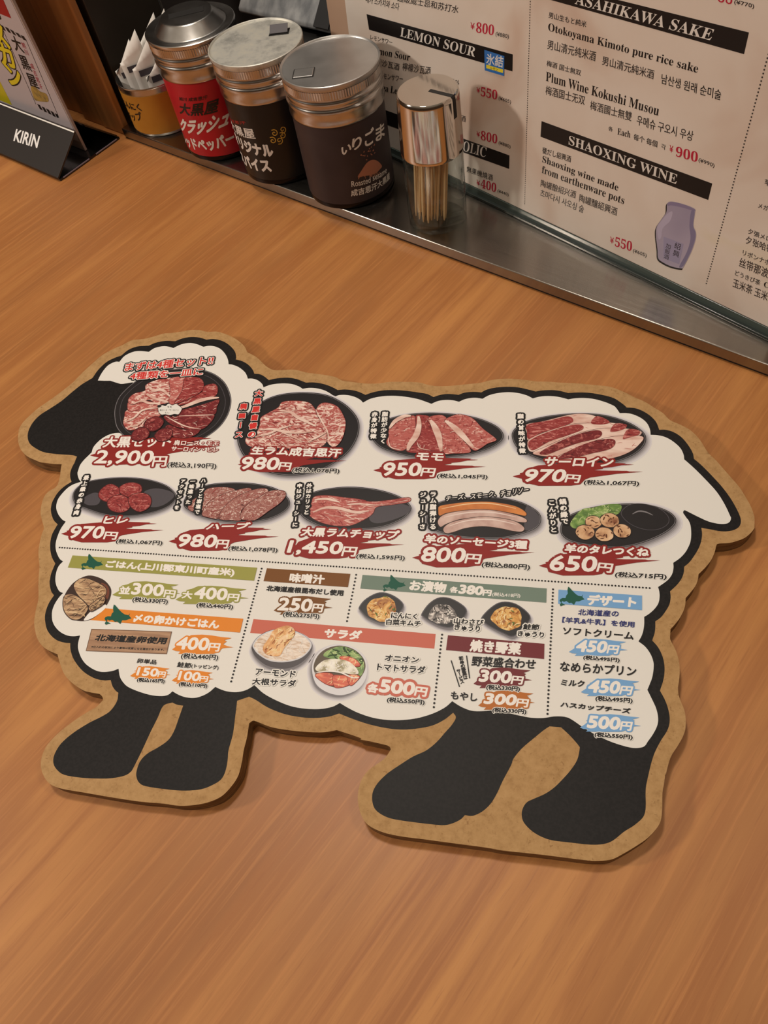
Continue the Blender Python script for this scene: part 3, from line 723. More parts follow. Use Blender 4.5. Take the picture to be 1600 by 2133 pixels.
for s, w in (("-289.40,330.86 -283.35,333.93 -276.77,332.00 -269.55,331.53 -263.09,326.09", 0.9), ("-289.29,313.95 -283.81,318.33 -279.27,325.52 -268.39,328.02", 0.9), ("-282.96,348.52 -277.34,344.27 -271.10,345.18 -262.56,338.91", 1.3), ("-256.21,326.34 -248.15,330.13 -239.35,335.37 -232.07,338.02 -224.88,338.96", 1.7), ("-260.15,320.61 -250.46,315.46 -241.34,311.74 -230.06,309.77", 0.5), ("-249.91,320.99 -236.53,322.04 -224.36,323.04", 0.5), ("-285.52,309.96 -279.12,311.59 -274.58,318.68", 1.0), ("-282.02,340.48 -274.93,337.08 -265.83,334.50 -261.90,333.21", 1.0)):
    D.band(s, w, M_FAT)
for cx in ("-266.93,313.17 -259.89,313.45", "-273.72,303.37 -267.16,303.64", "-255.98,303.58 -249.61,303.86"):
    c, r = xy(cx); R_ = r[0] - c[0]
    D.poly(ellipse(c[0], c[1], R_ * 1.06, R_ * 1.0, 0, 36, 0.05, rng), M_EDGE); q = ellipse(c[0], c[1], R_ * .97, R_ * .9, 0, 36, 0.05, rng); D.poly(q, M_DEEP); D.flecks(q, M_ROSE, 14, rng, 3, 0.18, 0.5, 1.5)
tagp = smooth("-268.02,327.61 -266.19,330.22 -263.07,329.62 -261.44,331.80 -258.11,330.49 -255.59,331.71 -252.72,329.97 -250.01,327.96 -249.98,324.88 -250.91,322.34 -253.84,322.51 -256.95,321.42 -260.59,321.99 -263.36,321.60 -265.95,323.46", 4)
D.poly(grow(tagp, 0.0003), K); D.poly(tagp, PAPER)
D.poly(xy("-269.31,330.11 -267.53,330.74 -265.91,329.38 -267.19,327.92 -269.10,328.42"), K)
for s in ("-263.89,320.75 -262.31,321.92 -261.43,320.29 -263.30,319.66", "-257.38,320.99 -255.71,321.89 -254.85,320.25 -256.92,319.90", "-254.31,321.11 -252.61,322.28 -251.87,320.64 -253.74,320.02"): D.poly(xy(s), K)
D.text('モモ', "-261.10,327.85 -257.66,327.97 -261.64,329.53", [(K, 0.02)]); D.text('肩ロース・サーロイン', "-265.95,324.87 -251.52,325.38 -266.50,326.53", [(K, 0.02)]); D.text('ヒレ', "-261.05,322.67 -257.85,322.78 -261.49,324.05", [(K, 0.02)])
D.done()

# shoulder roast plate
D = Dish(); D.plate("-201.37,302.14 -202.96,313.45 -199.20,326.41 -191.42,337.39 -180.47,343.77 -163.88,346.33 -146.56,344.57 -132.15,336.97 -122.15,326.90 -118.11,317.99 -117.81,306.91 -121.84,294.81 -130.49,284.83 -140.51,278.03 -155.47,274.10 -170.84,275.37 -183.92,281.05 -194.52,290.25", 0.6, 3.0)
p = D.piece("-178.66,331.86 -176.93,336.67 -168.73,338.13 -158.15,337.05 -152.35,331.60 -147.97,323.64 -142.98,316.99 -138.32,309.34 -138.37,302.71 -142.82,298.14 -156.81,296.40 -173.08,296.20 -187.72,296.07 -194.05,299.11 -195.02,304.67 -189.59,307.16 -188.31,315.19 -189.08,322.09 -184.12,326.95", M_MARB); D.flecks(p, M_FAT, 60, rng, 11, 0.25, -0.15, 0.5); D.flecks(p, M_RED, 40, rng, 8, 0.35, -0.2, 0.5)
p = D.piece("-150.74,330.49 -148.57,335.84 -143.15,336.61 -136.07,333.33 -131.16,326.56 -128.13,319.84 -127.40,310.91 -128.65,303.15 -132.24,298.63 -137.48,302.75 -139.19,311.53 -144.56,320.34 -148.65,324.77", M_MARB); D.flecks(p, M_FAT, 26, rng, 8, 0.22, 1.0, 0.5)
for s, w in (("-176.90,328.39 -169.19,327.49 -162.62,323.09 -154.32,318.82 -148.18,315.66", 1.2), ("-186.73,310.68 -178.70,312.15 -169.93,310.25 -159.67,309.55 -149.07,311.12", 1.1), ("-189.02,304.93 -180.38,307.55 -173.19,312.37 -164.79,316.12", 0.9), ("-150.83,302.15 -144.58,306.85 -139.19,311.53", 0.8), ("-172.67,310.13 -162.56,306.07 -154.41,302.00", 0.6), ("-151.20,330.47 -145.69,321.44 -139.19,311.53 -136.60,302.79", 0.5)): D.band(s, w, M_FAT)
D.done()

# thigh slices plate
D = Dish(); D.plate("-110.05,313.15 -107.88,319.14 -98.59,324.97 -87.41,328.88 -72.15,330.94 -56.74,330.50 -41.35,328.11 -28.20,322.30 -22.24,315.86 -22.20,309.74 -28.30,303.42 -38.08,298.35 -49.48,295.23 -62.48,293.03 -77.35,293.22 -90.49,295.85 -101.02,300.06 -107.42,306.47", 0.5, 3.2)
for s, a in (("-97.21,315.64 -92.30,324.71 -85.66,327.45 -81.35,327.11 -79.95,319.27 -80.10,308.62 -82.87,300.90 -87.00,297.88 -93.29,299.47 -97.41,304.03 -96.73,309.82", 0.9), ("-80.96,327.13 -75.70,328.32 -70.85,326.51 -65.28,317.91 -60.91,305.67 -58.53,297.37 -67.38,296.95 -82.37,297.17 -81.75,303.79 -78.57,314.46", 1.0), ("-72.15,324.49 -66.49,328.66 -60.99,327.38 -55.50,318.31 -46.30,308.21 -41.96,300.93 -43.17,298.10 -52.61,297.19 -58.53,297.37 -62.82,309.37", 0.9), ("-61.01,323.93 -55.78,328.56 -50.57,329.74 -42.73,326.59 -35.30,318.17 -27.02,310.93 -26.49,308.61 -31.41,306.06 -35.48,302.16 -39.71,300.30 -46.21,307.27 -54.75,318.34", 0.6)):
    p = D.piece(s, M_ROSE if a != 1.0 else M_RED); D.flecks(p, M_RED, 22, rng, 5, 0.3, a + 0.8, 0.8); D.flecks(p, M_MARB, 10, rng, 5, 0.25, a, 0.6)
for s, w in (("-97.21,315.64 -94.27,322.15 -88.67,326.64 -84.08,327.21", 2.6), ("-79.04,327.20 -77.66,319.36 -78.46,310.61 -81.62,302.84 -82.32,297.92", 3.4), ("-70.57,324.06 -66.79,317.85 -63.19,309.36 -60.47,298.21", 3.6), ("-60.63,323.95 -54.00,318.37 -47.30,311.00 -39.85,301.96", 3.4), ("-96.83,307.89 -94.19,300.38 -87.02,298.07", 0.6), ("-76.98,304.95 -74.52,300.34 -67.60,298.80", 0.6)): D.band(s, w * 0.62, M_FAT)
D.done()

# sirloin slices plate
D = Dish(); D.plate("-16.32,312.79 -14.58,319.83 -6.85,326.49 6.94,331.27 23.94,333.75 40.81,333.23 55.28,328.18 64.30,320.99 66.62,314.35 63.89,306.92 56.74,300.03 44.68,294.24 28.61,291.49 11.30,292.56 -2.30,297.15 -12.06,303.40", 0.5, 3.2)
for s, m, a in (("-7.75,322.92 2.84,326.15 17.61,331.67 26.07,333.40 34.52,332.29 43.90,326.35 40.76,320.71 26.29,315.99 7.65,309.72 -4.95,309.16 -6.87,315.96", M_DEEP, 0.3), ("-5.54,310.50 3.20,316.38 19.88,324.01 34.54,325.99 47.00,326.48 54.66,322.65 48.95,316.95 30.48,310.74 11.98,304.51 -0.39,301.25 -5.16,302.37", M_RED, 0.3), ("-2.42,299.81 5.70,305.57 20.07,314.35 34.56,320.45 49.02,322.42 62.27,320.91 63.19,317.56 54.97,311.83 40.71,305.85 22.42,298.36 8.05,297.66", M_RED, 0.3), ("12.21,296.54 22.33,303.66 34.59,310.92 47.91,315.55 64.16,316.25 61.96,309.48 54.79,302.55 42.70,297.39 24.51,295.18", M_DEEP, 0.3)):
    p = D.piece(s, M_FAT, 0.3); D.flecks(p, M_ROSE, 8, rng, 4, 0.2, a)
for s, m in (("-7.21,322.94 7.08,327.02 18.68,331.00 21.94,326.89 15.70,322.45 2.15,316.34 -5.58,311.19 -6.94,317.35", M_RED), ("32.97,325.92 36.62,331.67 42.87,329.10 44.41,326.37 38.70,324.76", M_RED), ("-5.16,309.15 3.23,315.70 17.81,322.54 26.18,324.26 28.31,320.88 20.04,315.72 7.65,309.72 -1.50,302.54 -4.91,303.73", M_RED), ("44.88,319.51 48.03,325.82 54.71,325.40 54.14,322.35 48.98,319.68", M_RED), ("1.74,300.01 7.79,305.66 21.11,314.40 34.56,319.76 39.73,318.61 37.66,313.76 25.34,309.16 14.09,303.27 5.94,298.88", M_DEEP), ("52.47,313.73 55.66,321.32 62.27,320.91 62.17,317.52 57.06,315.27", M_RED), ("13.24,296.59 23.34,305.04 34.59,310.92 44.83,313.39 48.06,310.85 44.77,305.37 32.59,300.83 21.43,296.99", M_DEEP)):
    p = smooth(s, 5); D.poly(p, m); D.flecks(p, M_ROSE, 8, rng, 4, 0.16, 0.4)
D.done()

# fillet plate
D = Dish(); D.plate("-304.49,248.09 -305.02,254.96 -299.40,261.26 -286.43,264.98 -270.96,266.63 -254.76,265.72 -240.33,261.59 -231.47,254.83 -230.77,249.14 -236.05,243.15 -247.14,238.24 -261.53,235.45 -275.44,235.77 -288.86,238.90 -299.15,242.58", 0.35, 2.8)
D.poly(smooth("-254.73,255.40 -247.19,258.76 -236.26,256.96 -232.38,252.86 -237.79,245.87 -245.67,243.97 -250.77,248.89", 5), PLATE_HI); D.poly(smooth("-295.52,249.11 -289.86,252.87 -284.60,250.73 -283.80,244.00 -290.32,242.64 -295.75,245.21", 5), PLATE_HI)
for s in ("-286.50,254.54 -284.04,258.63 -280.66,260.31 -274.99,258.15 -272.03,254.89 -271.84,249.55 -275.93,246.41 -281.44,247.04 -285.72,250.18", "-273.00,258.76 -269.18,261.65 -264.10,262.23 -259.11,260.53 -256.76,256.26 -259.02,252.73 -264.49,250.95 -270.48,253.03 -272.55,255.84", "-277.65,246.30 -275.62,250.29 -270.06,251.88 -264.41,249.51 -261.28,246.34 -260.98,241.12 -265.21,238.50 -271.53,239.23 -275.64,242.11", "-263.72,250.03 -260.89,253.10 -255.19,254.21 -249.78,252.31 -247.08,248.15 -247.19,243.40 -251.94,239.81 -257.78,241.80 -261.63,245.36"):
    p = D.piece(s, M_RED, 0.5); D.flecks(p, M_ROSE, 14, rng, 4, 0.2, 0.7, 1.0); D.flecks(p, M_DEEP, 10, rng, 5, 0.3, -0.4, 0.8)
D.done()

# herbed slices plate
D = Dish(); D.plate("-223.83,247.20 -223.21,255.89 -213.31,263.36 -196.63,266.44 -179.30,266.52 -164.69,263.62 -155.35,257.43 -152.27,251.59 -155.23,245.46 -164.21,239.59 -177.97,236.34 -192.64,236.20 -207.15,238.58 -218.08,242.69", 0.45, 2.8)
for s in ("-220.06,245.60 -218.85,250.58 -213.84,253.96 -210.46,248.02 -210.65,243.16 -217.02,242.76", "-212.05,259.04 -203.06,262.05 -193.09,261.37 -190.72,256.56 -198.93,251.17 -207.47,243.36 -211.17,246.76", "-208.90,240.86 -207.09,249.45 -200.28,256.00 -192.59,259.54 -182.61,262.60 -181.15,258.97 -190.80,252.88 -195.89,244.09 -196.34,238.09 -205.05,238.72", "-196.34,238.09 -195.49,246.52 -190.07,254.14 -180.03,260.89 -170.85,262.65 -169.15,257.83 -177.88,252.44 -183.35,244.88 -181.51,237.87 -188.75,237.40", "-182.64,240.16 -181.15,248.61 -174.30,255.09 -167.26,261.01 -158.91,261.49 -156.53,257.97 -158.91,252.39 -164.73,246.05 -172.25,238.48 -179.45,238.01"):
    p = D.piece(s, M_HERB, 0.35); D.flecks(p, M_FAT, 16, rng, 3, 0.22, 0.8, 1.0); D.flecks(p, M_RED, 10, rng, 5, 0.25, 0.7, 0.4)
D.done()

# lamb chop plate
D = Dish(); D.plate("-146.33,249.57 -144.54,258.07 -134.36,264.13 -117.46,267.54 -98.98,266.77 -83.27,262.30 -74.97,255.75 -74.77,250.55 -79.79,244.51 -90.63,238.69 -106.80,235.68 -123.60,235.34 -136.55,239.65 -143.68,244.43", 0.45, 2.8)
D.poly(smooth("-96.74,252.66 -86.45,256.80 -75.86,255.11 -75.25,250.52 -83.73,244.82 -93.97,241.30 -99.38,244.38", 5), PLATE_HI)
p = D.piece("-137.37,258.50 -129.40,259.94 -117.97,259.05 -108.72,258.41 -100.42,256.89 -88.73,258.78 -77.21,261.48 -76.30,258.36 -86.28,255.64 -95.85,253.30 -97.98,247.93 -103.11,242.99 -111.24,238.45 -123.16,238.23 -133.90,241.56 -138.99,246.49 -138.43,253.63", M_ROSE, 0.4); D.flecks(p, M_FAT, 30, rng, 9, 0.25, -0.2, 0.6); D.flecks(p, M_RED, 20, rng, 8, 0.35, -0.3, 0.5)
for s, w in (("-135.97,246.68 -128.61,250.68 -119.47,250.65 -109.01,248.39 -100.31,250.10", 1.1), ("-136.88,256.12 -128.87,257.20 -120.34,255.33", 0.9), ("-115.01,253.88 -105.14,255.07 -95.14,255.10 -76.94,259.49", 0.8)): D.band(s, w, M_FAT)
D.band("-106.27,255.83 -92.36,256.44 -77.05,260.31", 1.2, M_ROSE)
D.done()

# sausage plate
D = Dish(); D.plate("-64.12,245.97 -62.85,253.96 -56.79,259.68 -45.97,263.02 -32.81,264.70 -18.18,264.68 -6.45,261.85 2.36,256.30 4.71,250.45 2.16,244.36 -6.01,239.62 -17.72,235.89 -31.79,234.91 -44.71,235.27 -55.84,237.90 -62.04,240.91", 0.4, 3.0)
D.poly(smooth("-4.20,259.80 1.69,255.39 4.01,250.40 1.44,244.73 -4.04,242.26 -5.13,249.81", 5), PLATE_HI)
for s, m in (("-57.46,255.63 -49.95,258.31 -39.79,260.27 -28.14,261.24 -17.90,260.45 -9.87,258.58 -4.68,254.99 -4.91,252.56 -11.02,253.72 -20.43,255.04 -32.02,255.01 -43.61,253.84 -52.20,251.54 -56.41,249.52", M_SMOK), ("-56.70,245.58 -53.52,250.14 -45.01,253.14 -33.48,255.09 -21.87,254.95 -10.97,252.86 -4.44,250.28 -4.33,247.98 -10.00,248.21 -20.07,249.69 -31.58,249.64 -43.03,247.77 -51.38,243.77 -54.77,241.39", M_SAUS), ("-52.65,240.68 -48.57,244.82 -40.13,247.96 -30.17,250.08 -20.08,249.86 -10.70,248.16 -5.20,244.28 -6.10,241.45 -11.02,241.37 -19.60,242.90 -29.64,243.50 -39.54,241.56 -47.15,238.06 -51.42,237.35", M_SAUS)):
    p = D.piece(s, m, 0.4, M_DARK)
D.band("-55.47,254.42 -39.67,258.94 -25.13,260.01 -10.52,257.40", 0.45, ink('picture_gloss', 236, 196, 150)); D.band("-53.34,248.41 -39.10,252.64 -24.67,253.73 -10.18,251.36", 0.5, ink('picture_gloss_pale', 228, 208, 200)); D.band("-49.75,242.16 -38.59,246.94 -24.29,248.56 -9.88,246.09", 0.5, MATS['print_picture_gloss_pale'])
D.done()

# meatball plate with sauce
D = Dish(); D.plate("15.93,243.61 16.96,249.55 22.04,255.40 33.09,260.81 45.54,263.90 57.91,265.34 69.42,264.34 77.99,260.64 81.39,255.44 78.79,249.50 70.60,242.85 58.56,236.77 46.60,233.91 34.58,234.25 23.76,235.92 17.90,239.19", 0.45, 3.4)
lf = smooth("21.49,248.17 24.83,255.15 28.94,259.69 34.48,260.72 41.40,263.47 50.35,264.02 49.93,258.45 45.47,255.62 38.62,252.65 30.42,248.76 24.97,245.47", 4); D.poly(lf, M_LEAF); D.flecks(lf, ink('picture_leaf_light', 196, 210, 150), 40, rng, 3.5, 0.2, 0.6, 1.5)
pw = smooth("50.96,258.51 55.83,263.93 63.35,264.99 71.38,262.76 76.52,257.62 76.63,252.65 72.15,248.65 65.48,247.38 58.20,249.36 52.91,253.58", 6); D.poly(grow(pw, 0.0004), PLATE_HI); D.poly(pw, PLATE); D.poly(grow(pw, -0.0042), M_SAUCE); D.band("57.05,257.63 60.49,259.79 64.53,259.54 68.50,257.52", 0.5, RIM)
for c in ((545, 355, 68), (680, 338, 82), (475, 437, 80), (635, 455, 78), (785, 428, 75)):
    pass
for s in ("34.86,250.56 39.64,250.87", "44.08,252.34 49.51,252.69", "30.13,243.17 35.56,243.54", "40.97,242.43 46.15,242.78", "50.95,245.41 55.98,245.75"):
    c, r = xy(s); R_ = r[0] - c[0]; D.poly(ellipse(c[0], c[1], R_ * 1.04, R_ * .98, 0, 32, 0.04, rng), M_DARK); q = ellipse(c[0], c[1], R_ * .97, R_ * .9, 0, 32, 0.04, rng); D.poly(q, M_BALL); D.flecks(q, ink('picture_char', 92, 48, 26), 9, rng, 3, 0.4, 0.2, 1.5)
D.done()

# rice bale picture
D = Dish(); fr = smooth("-270.36,191.03 -260.46,189.42 -253.84,185.23 -250.83,180.81 -250.25,174.41 -252.29,167.88 -256.54,162.58 -261.13,160.57 -267.49,160.72 -274.33,164.17 -279.16,169.22 -280.55,173.71 -280.54,179.31 -277.74,186.15", 6); D.poly(fr, M_DARK)
D.poly(smooth("-259.86,186.63 -255.17,185.12 -252.15,180.70 -251.79,176.11 -255.10,177.68 -258.03,183.01", 4), ink('picture_russet', 112, 62, 44)); D.poly(smooth("-258.73,168.23 -252.21,172.42 -250.67,170.73 -252.83,166.93 -257.40,162.50 -261.84,161.22", 4), MATS['print_white'])
for s in ("-277.45,184.27 -274.86,188.28 -269.38,188.53 -261.03,186.06 -255.20,182.78 -254.22,177.75 -257.80,172.86 -261.50,170.72 -268.54,174.71 -274.71,179.78", "-280.40,175.58 -276.93,177.26 -270.67,175.46 -263.26,170.57 -261.88,167.05 -264.35,161.89 -269.48,161.17 -275.57,164.97 -279.08,170.14", "-261.33,170.28 -255.64,176.71 -253.11,176.00 -253.08,172.34 -256.98,168.38 -259.26,167.28"):
    p = D.piece(s, M_STRAW, 0.5, M_DARK); D.flecks(p, ink('picture_straw_light', 212, 180, 140), 46, rng, 6, 0.14, 0.6, 0.9); D.flecks(p, M_DARK, 30, rng, 6, 0.12, 0.5, 0.9)
for s in ("-258.99,175.97 -258.23,181.13 -255.03,182.32", "-260.15,175.41 -255.98,177.60 -254.18,180.07", "-265.47,165.84 -263.88,168.69 -263.26,170.57", "-265.74,165.37 -262.60,164.29 -261.65,163.02"): D.band(s, 0.3, MATS['print_picture_straw_light'])
D.done()

# three pickle dishes
for s, c, m in (("-95.65,184.07 -92.26,189.89 -84.97,194.48 -76.78,193.16 -69.92,187.82 -72.23,181.42 -78.18,175.91 -81.95,175.04 -89.51,177.60 -94.12,181.46", "-82.27,184.04 -73.78,184.77 -83.46,191.81", M_KIM), ("-59.14,182.93 -55.61,189.81 -49.75,194.22 -41.92,193.46 -34.10,188.16 -35.25,181.97 -40.87,176.21 -47.05,176.03 -54.30,178.78 -58.08,181.11", "-47.18,183.59 -39.27,184.28 -47.84,189.69", M_WASA), ("-25.45,183.58 -20.83,190.06 -14.95,194.17 -6.72,193.56 1.24,187.04 -0.67,180.91 -6.93,173.74 -13.00,175.02 -21.00,178.73 -24.23,181.06", "-11.26,184.45 -2.89,185.18 -11.71,191.60", M_KIM)):
    D = Dish(); p = smooth(s, 4); D.halo(p, 1.6); D.poly(p, PLATE_HI); D.poly(grow(p, -0.0006), PLATE)
    a, b_, t = xy(c); q = ellipse(a[0], a[1], b_[0] - a[0], t[1] - a[1], 0, 36, 0.10, rng); D.poly(q, m)
    D.flecks(q, MATS['print_white'] if m is M_WASA else ink('picture_cream', 240, 214, 160), 26, rng, 3, 0.3, 0.3, 1.5); D.flecks(q, ink('picture_amber', 150, 78, 26) if m is M_KIM else K, 22, rng, 3, 0.25, 0.8, 1.5)
    if c.endswith('') and m is M_KIM: D.flecks(q, ink('picture_green', 96, 112, 52), 8, rng, 3, 0.4, 0.8, 1.5)
    D.done()

# radish salad bowl and tomato salad bowl
D = Dish(); body = smooth("-153.24,154.53 -151.23,160.14 -145.05,164.91 -134.93,166.83 -124.69,164.23 -118.42,159.01 -118.42,153.30 -121.95,147.73 -127.41,144.01 -133.44,142.87 -141.58,143.83 -148.01,147.24 -151.77,150.96", 6); D.halo(body, 2.0, 0.5, -1.8); D.poly(body, M_BOWLD)
q = smooth("-152.89,155.40 -150.53,160.62 -144.26,164.98 -134.89,166.67 -125.08,164.20 -118.89,159.38 -119.44,154.42 -123.91,149.55 -131.97,146.77 -140.69,146.73 -147.82,149.70 -151.38,152.64", 6); D.poly(q, M_BOWL); q = grow(q, -0.0008); D.poly(q, M_RADI); D.flecks(q, MATS['print_white'], 60, rng, 7, 0.14, -0.8, 0.8)
q2 = smooth("-136.16,168.67 -131.90,167.78 -129.59,164.62 -131.05,160.32 -133.88,155.11 -135.89,150.02 -143.11,150.15 -146.45,153.93 -144.07,160.79 -142.66,165.12", 5); D.poly(q2, M_ALM); D.flecks(q2, MATS['print_picture_cream'], 30, rng, 4, 0.3, 0.9, 0.9); D.flecks(q2, MATS['print_picture_amber'], 20, rng, 4, 0.2, 0.9, 0.9)
D.done()
D = Dish(); body = smooth("-115.63,144.77 -115.01,152.01 -110.58,157.29 -102.55,160.32 -93.73,158.87 -87.11,153.88 -84.80,147.78 -84.68,141.57 -87.49,135.93 -92.86,132.35 -98.64,131.15 -105.72,132.55 -111.85,136.54", 6); D.halo(body, 2.2, -0.6, -1.6); D.poly(body, ink('picture_porcelain', 218, 216, 220))
q = smooth("-114.88,145.63 -113.86,152.12 -109.73,156.96 -102.40,159.52 -94.38,158.16 -88.24,153.77 -85.83,148.46 -87.16,142.87 -90.90,138.26 -97.90,135.25 -104.89,136.08 -111.88,140.42", 6); D.poly(q, ink('picture_bowl_shade', 96, 84, 70)); 
lf = smooth("-109.42,155.37 -102.31,159.04 -94.28,157.61 -88.55,153.34 -86.45,147.62 -87.91,142.80 -91.55,146.34 -99.15,150.33 -105.52,151.31 -110.41,152.45", 4); D.poly(lf, M_LEAF); D.flecks(lf, MATS['print_picture_leaf_light'], 26, rng, 4, 0.25, 0.4, 1.5); D.flecks(lf, ink('picture_leaf_dark', 44, 70, 34), 30, rng, 4, 0.35, 0.4, 1.5)
for s in ("-112.79,141.11 -108.48,142.71 -102.99,142.08 -101.23,136.83 -104.93,136.31 -109.98,138.66", "-102.84,141.32 -98.42,142.15 -92.37,142.36 -92.38,138.11 -97.20,135.55 -101.01,135.70", "-101.10,152.54 -96.62,153.37 -91.74,151.84 -88.95,148.95 -91.88,148.27 -97.57,150.09", "-94.68,142.52 -88.28,142.76 -90.22,138.71 -92.61,137.32"):
    p = D.piece(s, M_TOM, 0.3, ink('picture_tomato_edge', 140, 36, 20)); D.flecks(p, MATS['print_picture_cream'], 6, rng, 4, 0.2, 1.0, 0.8)
q2 = smooth("-113.57,144.97 -109.87,149.70 -103.97,151.30 -96.96,150.94 -91.88,148.27 -88.91,144.25 -93.32,143.43 -99.52,143.99 -105.62,143.78 -110.83,142.87", 5); D.poly(q2, M_ONION); D.flecks(q2, MATS['print_white'], 40, rng, 2.5, 0.3, 0, 1.5)
D.band("-113.70,141.80 -107.13,143.63 -99.49,143.83 -92.24,141.59 -88.12,141.85", 0.4, MATS['print_white'])
D.done()

# ---- printed lettering of the board, upper two rows
P = Print(BM, Z_CAP)
for s, q in (('まずは4種セット!!', "-307.57,362.93 -239.33,371.41 -308.55,371.18"), ('4種類を一皿に', "-300.38,354.36 -244.24,360.58 -301.38,361.61")): P.text(s, q, [(K, 1.75)])
for s, q in (('まずは4種セット!!', "-307.57,362.93 -239.33,371.41 -308.55,371.18"), ('4種類を一皿に', "-300.38,354.36 -244.24,360.58 -301.38,361.61")): P.text(s, q, [(WT, 0.75), (HOT, 0.22)])
P.build('headline_lettering', sheet_ob)
price("-301.29,273.35 -206.38,282.63 -310.11,295.98", RED, ('2,900', "-299.23,275.38 -257.00,276.90 -300.40,288.00"), "-255.92,276.32 -246.15,276.83 -257.22,284.84", ('大黒セット', "-298.44,290.75 -248.65,293.83 -299.18,300.11"), ('(税込3,190円)', "-244.66,275.64 -209.41,276.22 -245.63,280.66"), extra=())
for s_, q in (('肩ロース・モモ', "-246.05,295.13 -213.40,296.10 -246.53,299.46"), ('サーロイン・ヒレ', "-246.39,290.28 -212.46,290.85 -246.63,293.79")):
    P = Print(BM, Z_CAP); P.text(s_, q, [(RED, 0.7), (WT, 0.12)]); P.build('cut_lettering', sheet_ob)
price("-193.42,273.96 -118.90,278.34 -197.71,290.10", RED, ('980', "-192.84,277.60 -167.07,278.31 -192.67,287.40"), "-166.19,278.35 -158.31,278.13 -166.16,284.40", ('生ラム成吉思汗', "-188.48,290.00 -126.76,290.51 -188.39,296.92"), ('(税込1,078円)', "-156.41,276.35 -124.68,277.00 -156.74,280.64"))
price("-101.34,273.32 -29.21,277.29 -104.17,290.98", RED, ('950', "-96.38,277.36 -72.15,278.49 -95.89,287.41"), "-71.62,278.34 -63.14,278.26 -70.93,284.67", ('モモ', "-75.95,290.99 -58.95,291.10 -75.51,296.37"), ('(税込1,045円)', "-61.02,276.87 -29.38,277.72 -60.95,280.70"))
price("-13.44,272.95 64.49,277.88 -14.52,291.25", RED, ('970', "-7.35,277.62 16.95,278.71 -5.24,286.88"), "17.75,278.50 25.96,278.33 19.04,284.29", ('サーロイン', "4.71,290.13 45.66,291.72 6.01,296.90"), ('(税込1,067円)', "28.96,276.87 61.11,277.69 29.42,280.79"))
price("-298.16,212.28 -227.21,217.31 -304.86,228.41", RED, ('970', "-294.66,216.79 -271.39,218.23 -295.08,225.51"), "-270.16,217.68 -261.47,217.75 -270.31,223.04", ('ヒレ', "-274.68,229.19 -258.73,230.52 -274.50,234.43"), ('(税込1,067円)', "-260.35,214.69 -228.68,215.53 -260.84,218.33"))
price("-222.64,211.14 -150.70,216.94 -228.36,228.88", RED, ('980', "-218.65,215.86 -193.53,216.98 -218.64,224.62"), "-192.70,216.58 -185.21,216.79 -192.87,222.37", ('ハーブ', "-202.88,229.42 -175.56,231.85 -202.06,233.93"), ('(税込1,078円)', "-184.16,214.84 -152.42,215.71 -184.45,218.53"))
price("-145.91,211.25 -72.69,217.26 -149.76,228.22", RED, ('1,450', "-146.18,215.51 -112.72,216.87 -145.71,225.00"), "-112.03,216.82 -103.73,216.89 -111.45,223.20", ('大黒ラムチョップ', "-140.37,229.09 -79.78,230.73 -139.66,235.18"), ('(税込1,595円)', "-102.79,215.34 -73.48,216.14 -102.73,218.91"))
price("-68.10,211.16 3.30,217.43 -70.31,228.01", RED, ('800', "-63.67,216.76 -38.54,217.76 -62.69,226.30"), "-37.88,217.48 -29.29,217.49 -37.04,223.63", ('羊のソーセージ3種', "-63.09,229.62 -3.06,229.44 -62.66,235.05"), ('(税込880円)', "-27.93,215.20 -0.53,215.32 -27.68,219.06"))
price("4.89,211.45 71.84,217.48 4.22,228.02", RED, ('650', "10.54,216.41 35.96,217.52 11.99,226.02"), "36.74,217.58 44.47,217.41 38.06,223.21", ('羊のタレつくね', "18.82,228.85 64.89,229.45 19.71,234.25"), ('(税込715円)', "46.52,214.35 73.95,215.00 47.08,218.07"))
caption([('大黒屋自慢の', "-196.20,344.26 -192.08,307.05", 5.6), ('肩ロース', "-204.37,331.57 -201.10,306.44", 5.8)], 0, HOT, K, 0.22, 1.6, WT)
caption([('脂肪が少なく', "-102.08,328.35 -99.87,305.07", 4.0), ('赤身が特徴', "-109.12,327.89 -107.03,308.90", 4.0)], 0)
caption([('脂の甘味が特徴', "-11.67,329.87 -9.00,301.38", 4.0)], 0)
caption([('最上級の赤身肉', "-300.68,264.51 -296.77,236.21", 3.9)], 0)
caption([('ハーブと岩塩で', "-215.64,266.77 -212.70,242.06", 3.3), ('一味違った', "-222.88,265.74 -221.16,249.21", 3.4), ('アクセントを', "-229.79,265.36 -227.59,244.53", 3.2)], 0)
caption([('外はカリッと', "-142.50,266.73 -140.21,246.41", 3.5), ('中はジューシーに', "-148.93,266.37 -145.58,236.74", 3.4)], 0)
caption([('ラム脂弾ける', "-61.87,264.79 -59.27,241.09", 4.0), ('ジューシーさ', "-68.19,263.97 -65.69,240.66", 3.8)], 0)
caption([('鍋の縁で', "16.96,263.98 18.40,250.07", 4.1), ('こんがりと', "10.41,262.88 12.12,243.77", 4.0)], 0)
P = Print(BM, Z_CAP)
for s, q in (('チーズ、', "-53.48,260.06 -41.48,262.58 -53.36,263.94"), ('スモーク、', "-38.51,262.40 -23.33,265.45 -38.27,266.36"), ('チョリソー', "-20.55,265.25 -3.94,269.27 -20.26,269.75")): P.text(s, q, [(K, 0.9)])
for s, q in (('チーズ、', "-53.48,260.06 -41.48,262.58 -53.36,263.94"), ('スモーク、', "-38.51,262.40 -23.33,265.45 -38.27,266.36"), ('チョリソー', "-20.55,265.25 -3.94,269.27 -20.26,269.75")): P.text(s, q, [(WT, 0.06)])
P.build('caption_lettering', sheet_ob)

